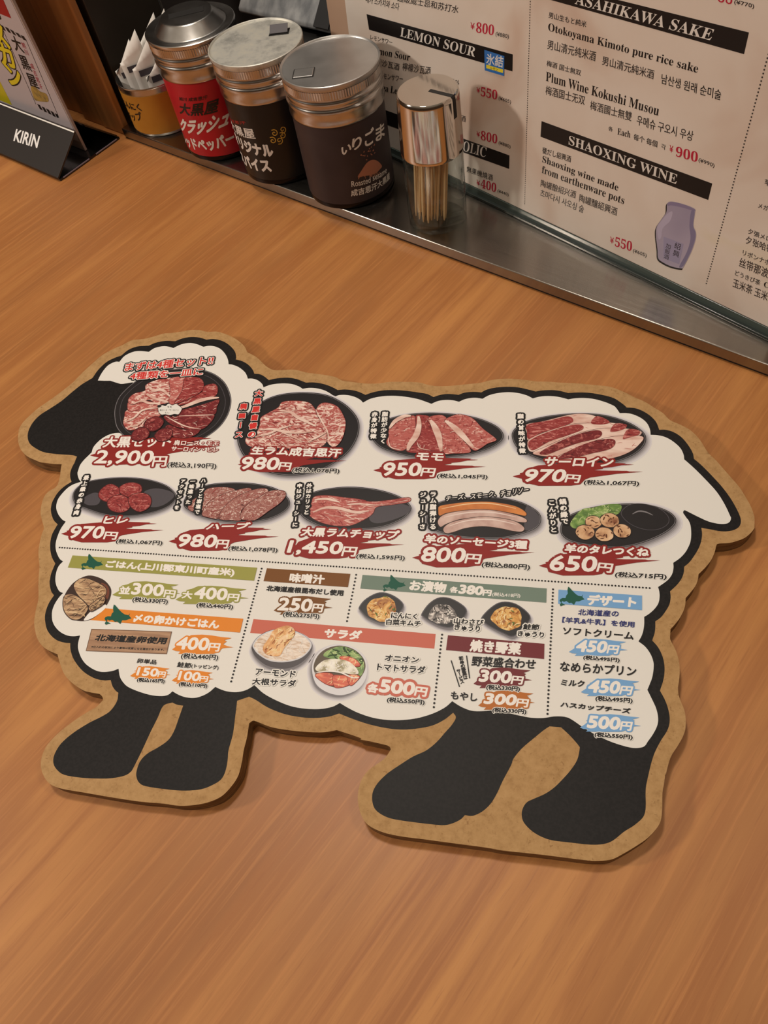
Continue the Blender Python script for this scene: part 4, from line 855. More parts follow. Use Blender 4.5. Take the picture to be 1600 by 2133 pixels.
# ---- dotted rules
for q, n_, r in (("-297.96,209.30 65.09,209.29", 200, 0.55), ("-159.62,204.36 -159.77,132.66", 36, 0.6), ("-100.81,204.72 -100.99,174.67", 14, 0.6), ("-46.09,171.23 -45.95,129.92", 20, 0.6), ("13.00,204.28 12.47,132.46", 35, 0.6)):
    P = Print(BM, Z_TAG); P.dots(q, n_, r, K); P.build('dotted_rule', sheet_ob)

# ---- lower section
HOK = [(270, 115), (285, 125), (318, 160), (350, 190), (375, 205), (410, 210), (428, 188), (418, 215), (440, 240), (410, 250), (385, 262), (350, 265), (330, 300), (300, 280), (280, 285), (250, 265), (225, 275), (205, 265), (200, 285), (238, 305), (215, 308), (190, 320), (180, 305), (195, 285), (178, 265), (185, 248), (210, 235), (240, 235), (250, 205), (265, 190), (262, 150)]


def bar(q, col, title=(), maps=None, w=0.3):
    P = Print(BM, Z_TAG); P.quad(q, col)
    for s, t, ww in title: P.text(s, t, [(WT, ww)])
    if maps:
        a, b_, c = xy(maps)
        P.poly([(a[0] + (x - 178) / 262 * (b_[0] - a[0]) + (322 - y) / 207 * (c[0] - a[0]), a[1] + (x - 178) / 262 * (b_[1] - a[1]) + (322 - y) / 207 * (c[1] - a[1])) for x, y in HOK], FOREST)
    P.build('heading_bar', sheet_ob)


bar("-286.66,204.25 -162.58,204.78 -162.33,195.89 -286.38,195.40", OLIVE, [('ごはん(上川郡東川町産米)', "-260.96,196.86 -175.83,197.41 -261.63,202.35", 0.32)], "-276.64,194.40 -261.39,194.32 -281.38,206.33")
P = Print(BM, Z_DISH - 0.00003); P.quad("-262.11,169.94 -162.63,170.72 -162.34,162.01 -260.64,161.59", ORANGE); P.build('heading_bar', sheet_ob)
bar("-244.14,170.02 -162.63,170.72 -162.34,162.01 -243.10,161.89", ORANGE, [('〆の卵かけごはん', "-229.64,162.90 -176.03,163.16 -230.28,167.99", 0.34)], "-247.24,159.23 -229.54,159.40 -252.38,172.86")
bar("-156.36,204.86 -104.39,205.00 -104.29,196.18 -156.36,196.07", BROWN, [('味噌汁', "-140.30,196.89 -119.26,197.21 -140.71,202.54", 0.34)])
bar("-96.97,204.91 9.49,204.56 9.60,195.70 -96.79,195.93", SAGE, [('お漬物', "-67.96,197.23 -47.24,197.18 -67.71,203.53", 0.34), ('各', "-44.69,197.78 -40.24,197.68 -44.35,201.38", 0.2), ('380', "-39.38,197.59 -26.23,197.50 -38.76,202.87", 0.42), ('円', "-25.73,197.30 -21.36,197.28 -25.31,200.79", 0.26), ('(税込418円)', "-20.50,196.88 -4.88,197.25 -20.43,199.62", 0.05)], "-83.22,194.95 -69.74,195.41 -84.93,206.18")
P = Print(BM, Z_DISH - 0.00003); P.quad("-156.47,171.16 -49.66,171.38 -49.41,162.63 -156.30,162.37", SALMON); P.text('サラダ', "-112.47,163.68 -91.53,164.12 -112.32,168.95", [(WT, 0.36)]); P.build('heading_bar', sheet_ob)
bar("-42.82,171.20 9.50,170.92 9.63,162.22 -42.98,162.41", WINE, [('焼き野菜', "-30.00,163.06 -3.07,163.47 -29.77,169.60", 0.32)])
bar("16.00,204.34 60.88,204.31 60.63,195.46 16.03,195.53", SKY, [('デザート', "31.74,196.39 57.06,196.96 32.48,202.44", 0.4)], "16.85,193.94 30.37,194.39 16.52,206.51")

kw = dict(shape=SPL2, bw=0.42, ow=0.9)
price("-248.53,176.57 -204.50,179.34 -252.98,188.59", OLIVE, ('300', "-237.43,180.71 -217.06,181.01 -238.31,188.07"), "-216.05,180.64 -209.17,180.58 -216.47,185.19", None, ('(税込330円)', "-234.87,175.25 -212.06,175.64 -235.52,178.84"), extra=(('並', "-245.48,180.32 -238.79,180.50 -246.08,185.20"),), **kw)
price("-207.15,176.68 -161.34,179.67 -211.01,188.86", OLIVE, ('400', "-196.67,181.34 -176.45,181.68 -197.14,188.69"), "-175.58,181.31 -168.73,181.44 -175.72,185.88", None, ('(税込440円)', "-193.27,175.18 -170.60,175.79 -193.75,178.53"), extra=(('大', "-204.32,180.71 -198.15,180.77 -204.70,185.32"),), **kw)
price("-199.34,145.40 -162.67,148.47 -203.08,157.12", ORANGE, ('400', "-198.01,148.61 -178.97,149.57 -198.24,155.77"), "-178.29,149.22 -172.00,149.40 -178.39,153.88", None, ('(税込440円)', "-193.06,142.69 -170.92,143.84 -193.57,146.20"), **kw)
price("-219.54,128.29 -195.31,130.23 -222.20,135.77", ORANGE, ('150', "-216.48,130.78 -204.05,131.20 -216.61,135.24"), "-203.57,131.01 -199.22,131.12 -203.78,134.14", None, ('(税込165円)', "-214.83,126.75 -198.36,127.45 -215.29,129.28"), shape=SPL2, bw=0.3, ow=0.7)
price("-193.96,128.05 -169.31,130.14 -196.45,135.83", ORANGE, ('100', "-191.02,130.66 -178.57,130.95 -191.08,135.55"), "-178.18,130.99 -173.59,131.05 -178.26,134.00", None, ('(税込110円)', "-189.29,126.70 -172.66,127.29 -189.71,129.36"), shape=SPL2, bw=0.3, ow=0.7)
words([('卵単品', "-218.89,137.90 -207.00,138.06 -218.99,140.62"), ('鮭節', "-194.03,137.85 -185.78,137.85 -194.17,140.94"), ('(トッピング)', "-185.23,137.90 -169.06,138.36 -185.70,140.54")], w=0.07)
price("-144.98,174.93 -109.83,177.98 -147.78,186.73", BROWN, ('250', "-143.25,178.12 -123.48,178.78 -143.15,185.87"), "-122.76,178.84 -116.76,178.84 -122.54,183.72", None, ('(税込275円)', "-139.12,173.80 -117.51,174.15 -139.36,177.32"), **kw)
words([('北海道産根昆布だし使用', "-153.13,189.79 -106.32,190.34 -153.31,193.30")])
price(None, SALMON, ('500', "-76.00,135.36 -57.65,135.36 -75.61,142.02"), "-56.98,135.28 -50.87,135.17 -56.49,139.99", None, ('(税込550円)', "-71.09,129.73 -51.08,130.35 -71.16,132.63"), extra=(('各', "-82.65,134.68 -77.12,134.49 -82.28,139.28"),), bw=0.5, ow=1.5)
price("-26.20,142.33 4.24,145.75 -27.17,153.61", WINE, ('300', "-23.62,146.48 -7.44,147.08 -22.76,152.72"), "-6.91,146.79 -1.29,146.88 -6.13,151.04", None, ('(税込330円)', "-19.50,141.99 -2.27,142.61 -19.41,144.99"), **kw)
price("-22.79,130.98 6.13,134.03 -23.64,141.23", TAN, ('300', "-20.09,134.70 -4.20,135.37 -19.16,140.07"), "-3.54,134.78 2.10,134.85 -2.89,138.87", None, ('(税込330円)', "-15.42,130.12 1.67,130.96 -15.30,132.88"), **kw)
words([('野菜盛合わせ', "-28.39,154.69 5.19,156.01 -28.21,160.15"), ('もやし', "-37.55,135.22 -23.92,135.36 -37.58,139.33")])
words([('にんにく', "-75.97,178.78 -61.35,179.22 -76.10,182.08"), ('白菜キムチ', "-78.17,174.46 -58.72,175.06 -78.32,177.81"), ('山わさび', "-40.30,178.66 -24.06,178.90 -40.27,181.83"), ('きゅうり', "-39.55,174.61 -25.75,174.67 -39.47,177.98"), ('鮭節', "-2.40,178.33 6.06,178.65 -1.97,181.61"), ('きゅうり', "-4.96,174.07 8.85,174.39 -4.73,177.16")], halo=0.8)
words([('アーモンド', "-146.94,137.89 -123.99,138.43 -147.22,141.52"), ('大根サラダ', "-147.40,132.18 -122.55,133.29 -147.77,135.83"), ('オニオン', "-75.81,153.14 -57.25,153.51 -75.62,156.41"), ('トマトサラダ', "-79.03,147.10 -52.84,147.74 -79.21,151.15")], halo=0.8)
P = Print(BM, Z_TAG); 
for q in ("-39.55,156.65 -33.62,142.25", "-31.55,160.26 -28.74,147.55"): P.stroke(xy(q), 0.0003, K)
P.vtext('初めの野菜は', "-34.38,158.42 -31.06,147.80", 2.5, [(K, 0.1)]); P.vtext('サービス', "-35.00,151.10 -32.60,145.23", 2.4, [(K, 0.1)])
P.build('note_lettering', sheet_ob)
P = Print(BM, Z_TAG); PLQ = noise_mat('print_plaque_wood', [(0.35, S(150, 112, 84)), (0.65, S(178, 140, 108))], scale=(1, 12, 1), nscale=40, detail=3, rough=0.5)
P.quad("-254.62,156.02 -203.73,158.87 -202.44,144.86 -252.85,142.02", ink('plaque_edge', 112, 80, 58)); P.quad("-254.07,155.54 -204.09,158.40 -202.84,145.32 -252.50,142.48", PLQ)
P.text('北海道産卵使用', "-249.74,148.90 -205.29,150.79 -249.52,152.90", [(K, 0.24)]); P.text('※仕入れの状況により産地は変更となる場合があります。', "-250.16,144.31 -204.78,146.64 -250.30,145.58", [(K, 0.06)])
P.build('plaque_picture', sheet_ob)
words([('北海道産の', "26.84,189.53 48.14,190.35 27.15,193.12"), ('【羊乳&牛乳】を使用', "18.49,184.35 56.27,184.81 18.77,187.67")], col=NAVY, w=0.1)
price("22.45,165.35 52.71,167.91 22.26,175.03", SKY, ('450', "26.04,168.27 41.24,168.88 27.45,174.55"), "41.97,168.68 47.27,168.80 43.09,173.17", None, ('(税込495円)', "29.92,163.62 48.27,163.77 30.14,166.25"), **kw)
price("28.92,143.71 58.65,146.47 28.81,153.29", SKY, ('450', "32.41,146.24 47.57,147.02 33.82,152.53"), "48.13,146.72 53.62,146.87 49.38,151.07", None, ('(税込495円)', "36.21,141.65 54.32,142.27 36.45,144.49"), **kw)
price("28.67,125.13 58.35,127.89 28.56,134.23", SKY, ('500', "32.31,127.58 47.55,128.26 33.44,133.60"), "48.10,128.08 53.22,128.30 49.09,132.35", None, ('(税込550円)', "35.79,122.99 53.90,123.55 36.06,125.59"), **kw)
words([('ソフトクリーム', "19.01,177.49 55.61,177.65 19.32,181.67"), ('なめらかプリン', "18.04,156.37 56.42,157.20 18.40,161.59"), ('ミルク', "18.74,148.44 30.31,148.77 19.15,151.69"), ('ハスカップチーズ', "18.84,136.89 53.04,136.93 19.25,139.53")])

# ------------------------------------------------------------------ upright drink menu on the ledge
PO = Vector([-0.0636, 0.56811, 0.0105]); PE = Vector([0.788011, -0.615661, 0.0]); PV = Vector([0.032221, 0.041241, 0.99863]); PN = -Vector([-0.614818, -0.786931, 0.052336])
if PN.dot(Vector((0, 0, 0.4)) - PO) < 0: PN = -PN
drink = thing('drink_menu_stand', PO + PE * 0.1, 'large upright drink menu card with sake and wine prices leaning on the steel ledge', 'drink menu')


def PP(u, v, d=0.0): return PO + PE * u + PV * v + PN * d


bm = bmesh.new()
box(bm, PP(-0.164, 0.0022, -0.0006), PE * 0.436, PV * 0.30, -PN * 0.006); bevel(bm, 0.0005)
obj('backing_panel', bm, noise_mat('frosted_panel', [(0.3, S(186, 150, 126)), (0.7, S(200, 168, 144))], nscale=12, rough=0.35), drink)
bm = bmesh.new()
box(bm, PP(-0.150, 0.0008, 0.0008), PE * 0.421, PV * 0.0062, -PN * 0.0012); bevel(bm, 0.0003)
obj('clear_edge', bm, mat('green_glass_edge', S(74, 84, 80), 0.12, 0.0, 0.8), drink)
bm = bmesh.new()
box(bm, PP(-0.150, 0.0, 0.0035), PE * 0.421, PV * 0.0022, -PN * 0.0035); bevel(bm, 0.0004)
obj('foot_strip', bm, mat('dark_glass_foot', S(48, 54, 52), 0.15, 0.0, 0.8), drink)
PAPW = noise_mat('menu_paper', [(0.30, S(208, 184, 168)), (0.46, S(222, 208, 196)), (0.62, S(228, 217, 207)), (0.76, S(220, 208, 172))], nscale=11, detail=3, rough=0.34, spec=0.4, distort=0.6)


def WM(u, v, z): return PP(u, v, z)


PW = Print(WM, 0.0002)
PW.poly([(-0.1385, 0.0075), (0.270, 0.0075), (0.270, 0.30), (-0.1385, 0.30)], PAPW)
paper_ob = PW.build('menu_paper', drink)
PK = ink('menu_black', 24, 20, 20, 0.35); PR = ink('menu_red', 186, 32, 60, 0.4); PWH = ink('menu_white', 228, 222, 216, 0.4); PG = ink('menu_grey', 58, 52, 50, 0.4)


def menu(rows, name='menu_lettering', base=0.0003):
    for r in rows:
        P = Print(WM, base); P.text(r[0], r[1], [(r[2], r[3] if len(r) > 3 else 0.05)]); P.build(name, paper_ob)


def header(q, s=None, t=None, w=0.0):
    P = Print(WM, 0.00026); P.quad(q, PK)
    if s: P.text(serif(s), t, [(PWH, w)])
    return P


P = header("-113.29,110.36 37.42,118.65 37.75,107.67 -112.10,99.40", 'LEMON SOUR', "-76.00,103.02 1.98,107.87 -74.05,110.02"); P.build('heading_bar', paper_ob)
header("65.98,166.87 198.39,170.25 198.89,159.60 64.79,157.85", 'ASAHIKAWA SAKE', "84.71,159.56 177.95,161.28 85.95,165.49").build('heading_bar', paper_ob)
header("66.12,81.84 200.88,85.28 201.18,74.23 66.20,70.63", 'SHAOXING WINE', "91.12,73.23 177.53,75.86 90.81,79.76").build('heading_bar', paper_ob)
header("-105.22,38.76 38.11,46.85 38.35,36.08 -107.05,25.86", 'NON ALCOHOLIC', "-73.11,26.90 13.79,36.57 -71.71,35.71").build('heading_bar', paper_ob)
P = Print(WM, 0.0005); P.quad("11.55,115.28 30.08,115.82 30.39,102.67 12.21,101.67", ink('menu_blue', 52, 112, 186, 0.35)); P.quad("13.57,106.00 29.51,106.78 29.33,104.41 13.62,103.58", ink('menu_yellow', 232, 214, 60, 0.35))
P.text('氷結', "13.56,106.30 29.05,107.85 13.85,113.68", [(PWH, 0.12)]); P.text('レモン', "17.91,103.90 24.28,104.38 18.01,105.65", [(PK, 0.03)]); P.build('label_picture', paper_ob)
menu([('메가 스카치와 소다', "-113.11,118.62 -75.25,121.28 -111.57,123.59", PG), ('超级威士忌和苏打水', "-76.21,127.11 -13.76,132.55 -74.81,132.15", PG), ('¥', "-1.91,125.68 1.94,125.99 -1.75,129.73", PR), (serif('800'), "3.36,124.50 19.81,126.37 3.76,131.26", PR, 0.0), ('(¥880)', "21.47,125.91 33.35,126.96 21.64,129.26", PG),
      ('レモンサワー', "-111.84,92.27 -86.01,94.54 -110.90,95.82", PG), (serif('Lemon Sour'), "-112.61,81.88 -66.87,87.56 -110.77,87.69", PK, 0.0), ('柠檬沙瓦酒', "-114.91,73.40 -80.00,76.79 -113.63,78.98", PG), ('檸檬沙瓦酒', "-76.03,78.07 -44.35,82.97 -74.84,84.38", PG),
      ('メガレモンサワー', "-114.77,62.72 -76.85,68.95 -113.62,67.59", PG), (serif('Mega Lemon'), "-114.63,51.74 -70.16,57.21 -112.74,59.03", PK, 0.0), ('메가 레몬 사와', "-44.64,78.42 -14.10,81.93 -43.95,84.19", PG),
      ('¥', "3.99,84.11 7.29,84.18 4.12,87.81", PR), (serif('550'), "8.21,82.49 24.26,84.24 8.43,89.34", PR, 0.0), ('(¥605)', "25.71,84.13 37.46,84.71 25.88,87.39", PG),
      ('檸檬酒', "-24.36,57.24 -7.40,57.81 -23.86,62.09", PG), ('¥', "4.15,50.87 7.61,51.06 4.29,54.82", PR), (serif('800'), "8.57,49.35 25.36,51.62 8.80,56.75", PR, 0.0), ('(¥880)', "26.89,51.31 38.74,52.03 27.08,54.54", PG),
      ('無果機燒酒', "-6.66,17.21 21.66,19.89 -6.28,22.54", PG), ('¥', "4.35,10.11 8.00,10.17 4.49,14.78", PR), (serif('400'), "9.01,9.23 25.60,11.38 9.25,17.20", PR, 0.0), ('(¥440)', "27.20,11.61 38.91,12.64 27.25,14.89", PG)])
menu([('男山生もと純米', "65.60,147.59 94.94,148.78 65.73,151.05", PG), (serif('Otokoyama Kimoto pure rice sake'), "66.11,138.95 174.70,142.05 65.88,144.88", PK, 0.0), ('男山清元纯米酒', "66.46,129.39 104.72,131.59 66.38,135.09", PG), ('男山清元純米酒', "110.01,131.00 147.54,132.45 109.59,136.19", PG), ('남산생 원래 순미술', "153.20,131.67 192.44,133.22 152.36,137.02", PK),
      ('梅酒 国士無双', "66.87,118.98 94.87,120.16 67.02,122.59", PG), (serif('Plum Wine Kokushi Musou'), "67.18,109.45 155.43,112.92 66.97,115.48", PK, 0.0), ('梅酒国士无双', "67.78,100.71 100.49,103.15 67.71,106.65", PG), ('梅酒國士無雙', "105.23,101.82 137.34,103.92 104.83,107.54", PG), ('우메슈 구오시 우상', "141.49,103.11 181.52,105.46 140.82,109.08", PK),
      ('各', "121.46,92.99 124.92,93.10 121.19,95.90", PG), (serif('Each'), "128.69,92.62 138.61,93.58 128.28,96.77", PK, 0.0), ('毎个 毎個', "141.23,93.25 158.90,94.03 140.76,97.24", PG), ('각', "161.96,94.28 165.03,94.35 161.42,97.51", PG), ('¥', "167.99,94.38 170.49,94.46 167.21,98.49", PR), (serif('900'), "172.68,93.06 187.88,94.30 171.66,99.31", PR, 0.0), ('(¥990)', "188.64,94.57 199.54,94.60 188.06,97.45", PG),
      ('00', "176.79,180.17 185.27,180.55 176.07,183.55", PR), ('(¥770)', "186.42,180.80 197.73,180.99 185.87,183.13", PG)])
menu([('甕だし紹興酒', "68.93,59.26 94.52,61.21 68.90,63.98", PG), (serif('Shaoxing wine made'), "69.41,51.16 136.02,53.79 69.50,57.75", PK, 0.0), (serif('from earthenware pots'), "69.78,42.70 142.38,46.04 69.79,50.13", PK, 0.0), ('陶罐酿绍兴酒', "69.64,33.36 102.04,36.20 69.83,39.13", PG), ('陶罐釀紹興酒', "105.59,35.20 138.36,37.03 105.40,41.33", PG), ('츠마다시 사오싱 술', "69.90,25.67 110.49,27.69 69.95,31.51", PK),
      ('¥', "136.66,14.58 139.83,14.73 136.08,19.36", PR), (serif('550'), "141.13,13.41 155.40,15.47 140.24,21.18", PR, 0.0), ('(¥605)', "156.58,14.75 167.89,15.59 156.23,18.36", PG)])
menu([('夕張メロン', "232.06,63.67 251.15,64.18 231.37,67.07", PG), ('夕张哈密瓜', "232.57,56.91 255.43,57.60 231.46,62.02", PG), ('リボンナポリン', "233.14,48.57 259.25,49.56 232.40,52.23", PG), ('丝带那波林', "233.31,39.91 258.33,40.67 231.91,46.42", PG), ('どうきび茶', "232.48,32.87 250.05,33.39 231.88,36.56", PG), (serif('Corn'), "252.65,33.76 263.49,34.63 252.01,37.51", PK, 0.0), ('玉米茶 玉米茶', "233.55,24.08 262.62,25.29 232.36,30.45", PG),
      ('メガ', "232.86,81.82 238.96,82.01 232.36,84.80", PG), ('苹果', "232.24,96.16 239.91,96.44 231.39,99.80", PG)])
for q, n_, r in (("49.99,159.73 55.49,13.38", 96, 0.42), ("211.95,166.78 215.69,17.78", 78, 0.5)):
    P = Print(WM, 0.0003); P.dots(q, n_, r, PG); P.build('dotted_rule', paper_ob)
P = Print(WM, 0.0003)
POT = [noise_mat('menu_pot', [(0.3, S(140, 134, 162)), (0.7, S(178, 168, 190))], nscale=16, detail=2, rough=0.4)]
pot = smooth("174.35,61.12 177.17,63.65 185.83,65.17 193.81,65.18 194.89,62.40 196.01,54.12 199.06,49.85 200.02,44.62 199.39,35.06 196.84,22.46 195.62,20.28 188.29,18.36 181.60,18.29 176.93,19.82 174.84,26.22 171.49,35.51 170.58,42.14 173.45,50.21 175.15,55.39", 5)
P.poly([(x - 0.0004, y - 0.0012) for x, y in grow(pot, 0.0002)], PK); P.poly(pot, POT[0]); P.poly(smooth("174.61,61.00 177.43,63.54 185.88,64.97 193.67,64.90 193.78,63.66 185.36,62.61 177.80,61.08 175.24,59.83", 4), ink('menu_pot_rim', 138, 128, 160, 0.4)); P.poly(smooth("192.01,62.83 194.33,63.24 195.71,53.99 198.66,49.68 199.62,44.44 198.98,34.87 196.49,22.90 193.66,20.94 196.29,33.64 196.40,44.16 193.28,52.96", 4), ink('menu_pot_side', 132, 126, 158, 0.4)); P.poly(smooth("176.45,54.81 179.35,57.11 179.26,50.39 175.17,42.95 175.58,36.13 173.86,34.18 171.14,41.80 173.70,49.18", 4), ink('menu_pot_light', 186, 178, 202, 0.4))
P.quad("177.08,37.38 192.71,38.47 193.25,22.58 180.81,21.63", ink('menu_pot_label', 158, 152, 182, 0.4)); P.vtext('紹興', "188.93,35.00 189.21,29.18", 5.2, [(PK, 0.02)]); P.vtext('加飯酒', "182.31,32.02 182.73,23.76", 4.2, [(PG, 0.02)])
P.build('pot_picture', paper_ob)

# ------------------------------------------------------------------ black sign stand with drink poster
def SG(u, z, d=0.0): return SA + SE * u + SN * (0.04554 - d) + UP * z


stand = thing('sign_stand', SA + SE * -0.1 + SN * 0.04, 'black tabletop sign stand with white brand lettering holding an upright poster, left edge', 'sign stand')
gloss = mat('black_acrylic', S(20, 18, 18), 0.12, 0, 0.6); satin = mat('black_satin', S(44, 40, 39), 0.38, 0, 0.5)
bm = bmesh.new(); box(bm, SA + SE * -0.23, SE * 0.23, SN * 0.080, UP * 0.0025); bevel(bm, 0.0006); obj('base_plate', bm, gloss, stand)
bm = bmesh.new()
v0 = SA + SE * -0.23 + UP * 0.0026; d_ = SN * 0.0385 + UP * 0.0265; nrm = Vector((-SN.x * 0.0265, -SN.y * 0.0265, 0.0385)).normalized()
box(bm, v0, SE * 0.2295, d_, nrm * 0.002); bevel(bm, 0.0004); obj('front_plate', bm, satin, stand)
FP0, FD, FN = v0 + nrm * 0.00205 + SE * 0.2295, d_.normalized(), nrm
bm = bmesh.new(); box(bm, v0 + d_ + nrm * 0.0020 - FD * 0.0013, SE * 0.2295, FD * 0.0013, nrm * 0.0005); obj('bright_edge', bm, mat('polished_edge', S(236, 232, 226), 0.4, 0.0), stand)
bm = bmesh.new(); box(bm, SA + SE * -0.23 + SN * 0.0785 + UP * 0.0026, SE * 0.2295, SN * -0.0285 + UP * 0.0265, UP * 0.002); obj('rear_plate', bm, gloss, stand)
for a, b_ in ((0.004, 0.0385), (0.0475, 0.076)):
    bm = bmesh.new(); box(bm, SA + SN * a + SE * 0.00005 + UP * 0.0014, SN * (b_ - a), SE * 0.0004, UP * 0.0010); obj('edge_line', bm, mat('pale_edge', S(150, 142, 160), 0.3), stand)
bm = bmesh.new(); box(bm, SG(-0.23, 0.0026, 0.0004), SE * 0.2165, UP * 0.205, SN * 0.003); bevel(bm, 0.0006); obj('clear_panel', bm, mat('clear_edge_panel', S(172, 156, 150), 0.15), stand)
SM_ = lambda u, z, d: SG(u, z, 0.0006 + d)
PW = Print(SM_, 0.0); SPAP = ink('poster_paper', 182, 172, 175, 0.35); PW.poly([(-0.229, 0.012), (-0.0155, 0.012), (-0.0155, 0.203), (-0.229, 0.203)], SPAP); sp_ob = PW.build('poster_sheet', stand)
P = Print(SM_, 0.0001)
P.quad("-36.55,142.14 -27.05,143.51 -29.70,124.35 -52.13,126.00", ink('poster_red', 150, 26, 34, 0.35))
P.build('red_block', sp_ob); P = Print(SM_, 0.0001); P.quad("-120.03,52.40 -117.14,52.08 -118.93,26.24 -144.67,26.74", ink('poster_yellow', 190, 176, 34, 0.35))
P.build('yellow_block', sp_ob); P = Print(SM_, 0.0001)
for i in range(5):
    t = i / 5
    P.quad(["-55.70,114.87 -51.92,114.35 -51.15,109.87 -54.44,110.47", "-49.31,114.40 -44.31,113.70 -43.50,109.39 -47.86,109.89", "-42.64,113.37 -37.66,112.68 -36.08,108.58 -40.49,109.14", "-35.51,111.98 -30.23,111.65 -28.22,108.02 -32.93,108.36", "-28.33,110.68 -22.85,110.63 -22.46,106.72 -26.98,107.08"][i], K)
for q in ("-55.82,109.47 -66.13,38.98", "-22.16,108.31 -32.78,34.29"): P.stroke(xy(q), 0.00035, K)
P.build('border_print', sp_ob)
P = Print(SM_, 0.00015)
P.vtext('大黒屋', "-42.80,100.40 -48.75,66.08", 15.5, [(K, 0.35)], 1.0, False)
P.vtext('旭川 成吉思汗', "-31.64,101.37 -38.62,62.61", 6.0, [(ink('poster_crimson', 160, 40, 62, 0.35), 0.05)], 1.0, False)
YEL = ink('poster_bright_yellow', 214, 196, 40, 0.35)
P.vtext('ギスカン', "-60.51,124.69 -82.23,64.46", 30, [(K, 2.2), (YEL, 0.9)], 1.0, False)
P.build('poster_lettering', sp_ob)
P = Print(SM_, 0.00015)
for q in ("-63.22,40.09 -58.79,39.99 -58.17,34.65 -62.81,34.88", "-56.60,39.03 -52.20,38.93 -51.36,33.83 -56.15,33.83", "-50.00,38.52 -45.36,38.21 -44.76,33.15 -49.34,33.38", "-43.18,37.80 -38.92,37.42 -38.38,32.25 -42.94,32.48", "-37.11,36.74 -33.15,36.57 -32.86,32.91 -36.57,32.31"): P.quad(q, K)
P.poly(smooth("-57.83,58.16 -49.27,59.52 -44.40,56.64 -34.66,56.12 -37.30,48.53 -49.46,45.40 -62.75,43.81 -62.60,49.22", 4), noise_mat('poster_bale', [(0.3, S(92, 84, 56)), (0.6, S(170, 140, 66))], nscale=160, rough=0.4))
P.build('poster_pictures', sp_ob)
FM = lambda x, y, z: FP0 + SE * x + FD * y + FN * z
P = Print(FM, 0.0001)


P.text('KIRIN', "-83.86,16.91 -44.95,19.15 -85.63,28.29", [(mat('sign_white', S(235, 232, 230), 0.4), 0.4)])
P.build('brand_lettering', stand)

# ------------------------------------------------------------------ condiment tins, dispenser, packets
chrome = noise_mat('tin_steel', [(0.3, S(186, 182, 178)), (0.7, S(206, 203, 200))], nscale=60, rough=0.20, metal=1.0, rough2=0.30)
lid_m = noise_mat('satin_lid', [(0.3, S(176, 174, 172)), (0.7, S(196, 194, 192))], nscale=40, rough=0.30, metal=0.85, rough2=0.42)
worn_lid = noise_mat('worn_lid', [(0.30, S(150, 150, 146)), (0.5, S(206, 204, 196)), (0.72, S(222, 216, 198))], nscale=38, detail=6, rough=0.40, metal=0.55, rough2=0.6, nrough=0.7)
seam = mat('tin_dark_base', S(34, 30, 30), 0.25, 0.7)
flap_m = mat('flap_steel', S(84, 81, 84), 0.55, 0.6); hole_m = mat('dark_opening', S(22, 19, 17), 0.7)


def knurl(bm, c, r, z0, z1, n=120, d=0.00035):
    vs = [[], []]
    for k, z in enumerate((z0, z1)):
        for i in range(n * 2):
            t = math.pi * i / n; rr = r + (d if i % 2 else 0)
            vs[k].append(bm.verts.new((c[0] + rr * math.cos(t), c[1] + rr * math.sin(t), c[2] + z)))
    for i in range(n * 2):
        j = (i + 1) % (n * 2); bm.faces.new((vs[0][i], vs[0][j], vs[1][j], vs[1][i]))


def cyl_map(c, r):
    a0 = math.atan2(-c[1], -c[0])

    def M(u, v, d):
        a = a0 + u / r
        return (c[0] + (r + d) * math.cos(a), c[1] + (r + d) * math.sin(a), c[2] + v)
    return M


def tin(name, x, y, label, paint, zlab, lid='flat', lid_mat=None):
    c = Vector((x, y, ZL)); t = thing(name, c, label, 'condiment tin', 'condiment tins on the steel ledge')
    bm = bmesh.new(); lathe(bm, [(0, 0.0004), (0.0362, 0.0004), (0.0372, 0.0012), (0.0373, 0.0042), (0.0369, 0.0050), (0.0369, 0.0752), (0, 0.0752)], c, 96)
    obj('tin_body', bm, seam, t, autosmooth=35)
    bm = bmesh.new(); lathe(bm, [(0.0369, 0.0052), (0.03735, 0.0052), (0.03735, zlab), (0.0369, zlab)], c, 96)
    lab = obj('paper_label', bm, paint, t, autosmooth=35)
    bm = bmesh.new()
    lathe(bm, [(0.0371, 0.0718), (0.0382, 0.0722), (0.0385, 0.0736), (0.0381, 0.0752), (0.0381, 0.0800), (0.0387, 0.0816), (0.0389, 0.0834), (0.0383, 0.0850), (0.0372, 0.0862), (0.0383, 0.0876), (0.0388, 0.0894), (0.0384, 0.0910), (0.0374, 0.0922), (0.0380, 0.0934)], c, 96)
    cap = obj('screw_cap', bm, chrome, t, smooth=True)
    bm = bmesh.new(); knurl(bm, c, 0.0383, 0.0934, 0.0992); obj('knurled_band', bm, chrome, cap)
    bm = bmesh.new()
    if lid == 'flat':
        lathe(bm, [(0.0383, 0.0992), (0.0388, 0.1004), (0.0391, 0.1020), (0.0390, 0.1034), (0.0384, 0.1038), (0.0379, 0.1034), (0.0374, 0.1026), (0, 0.1026)], c, 96)
    else:
        lathe(bm, [(0.0383, 0.0992), (0.0390, 0.1006), (0.0394, 0.1016), (0.0393, 0.1026), (0.0386, 0.1030), (0.0330, 0.1022), (0.0312, 0.1023), (0.0302, 0.1030), (0.0230, 0.1104), (0.0222, 0.1111), (0.0210, 0.1114), (0, 0.1114)], c, 96)
    obj('lid', bm, lid_mat or lid_m, cap, autosmooth=35)
    return t, c, lab, cap


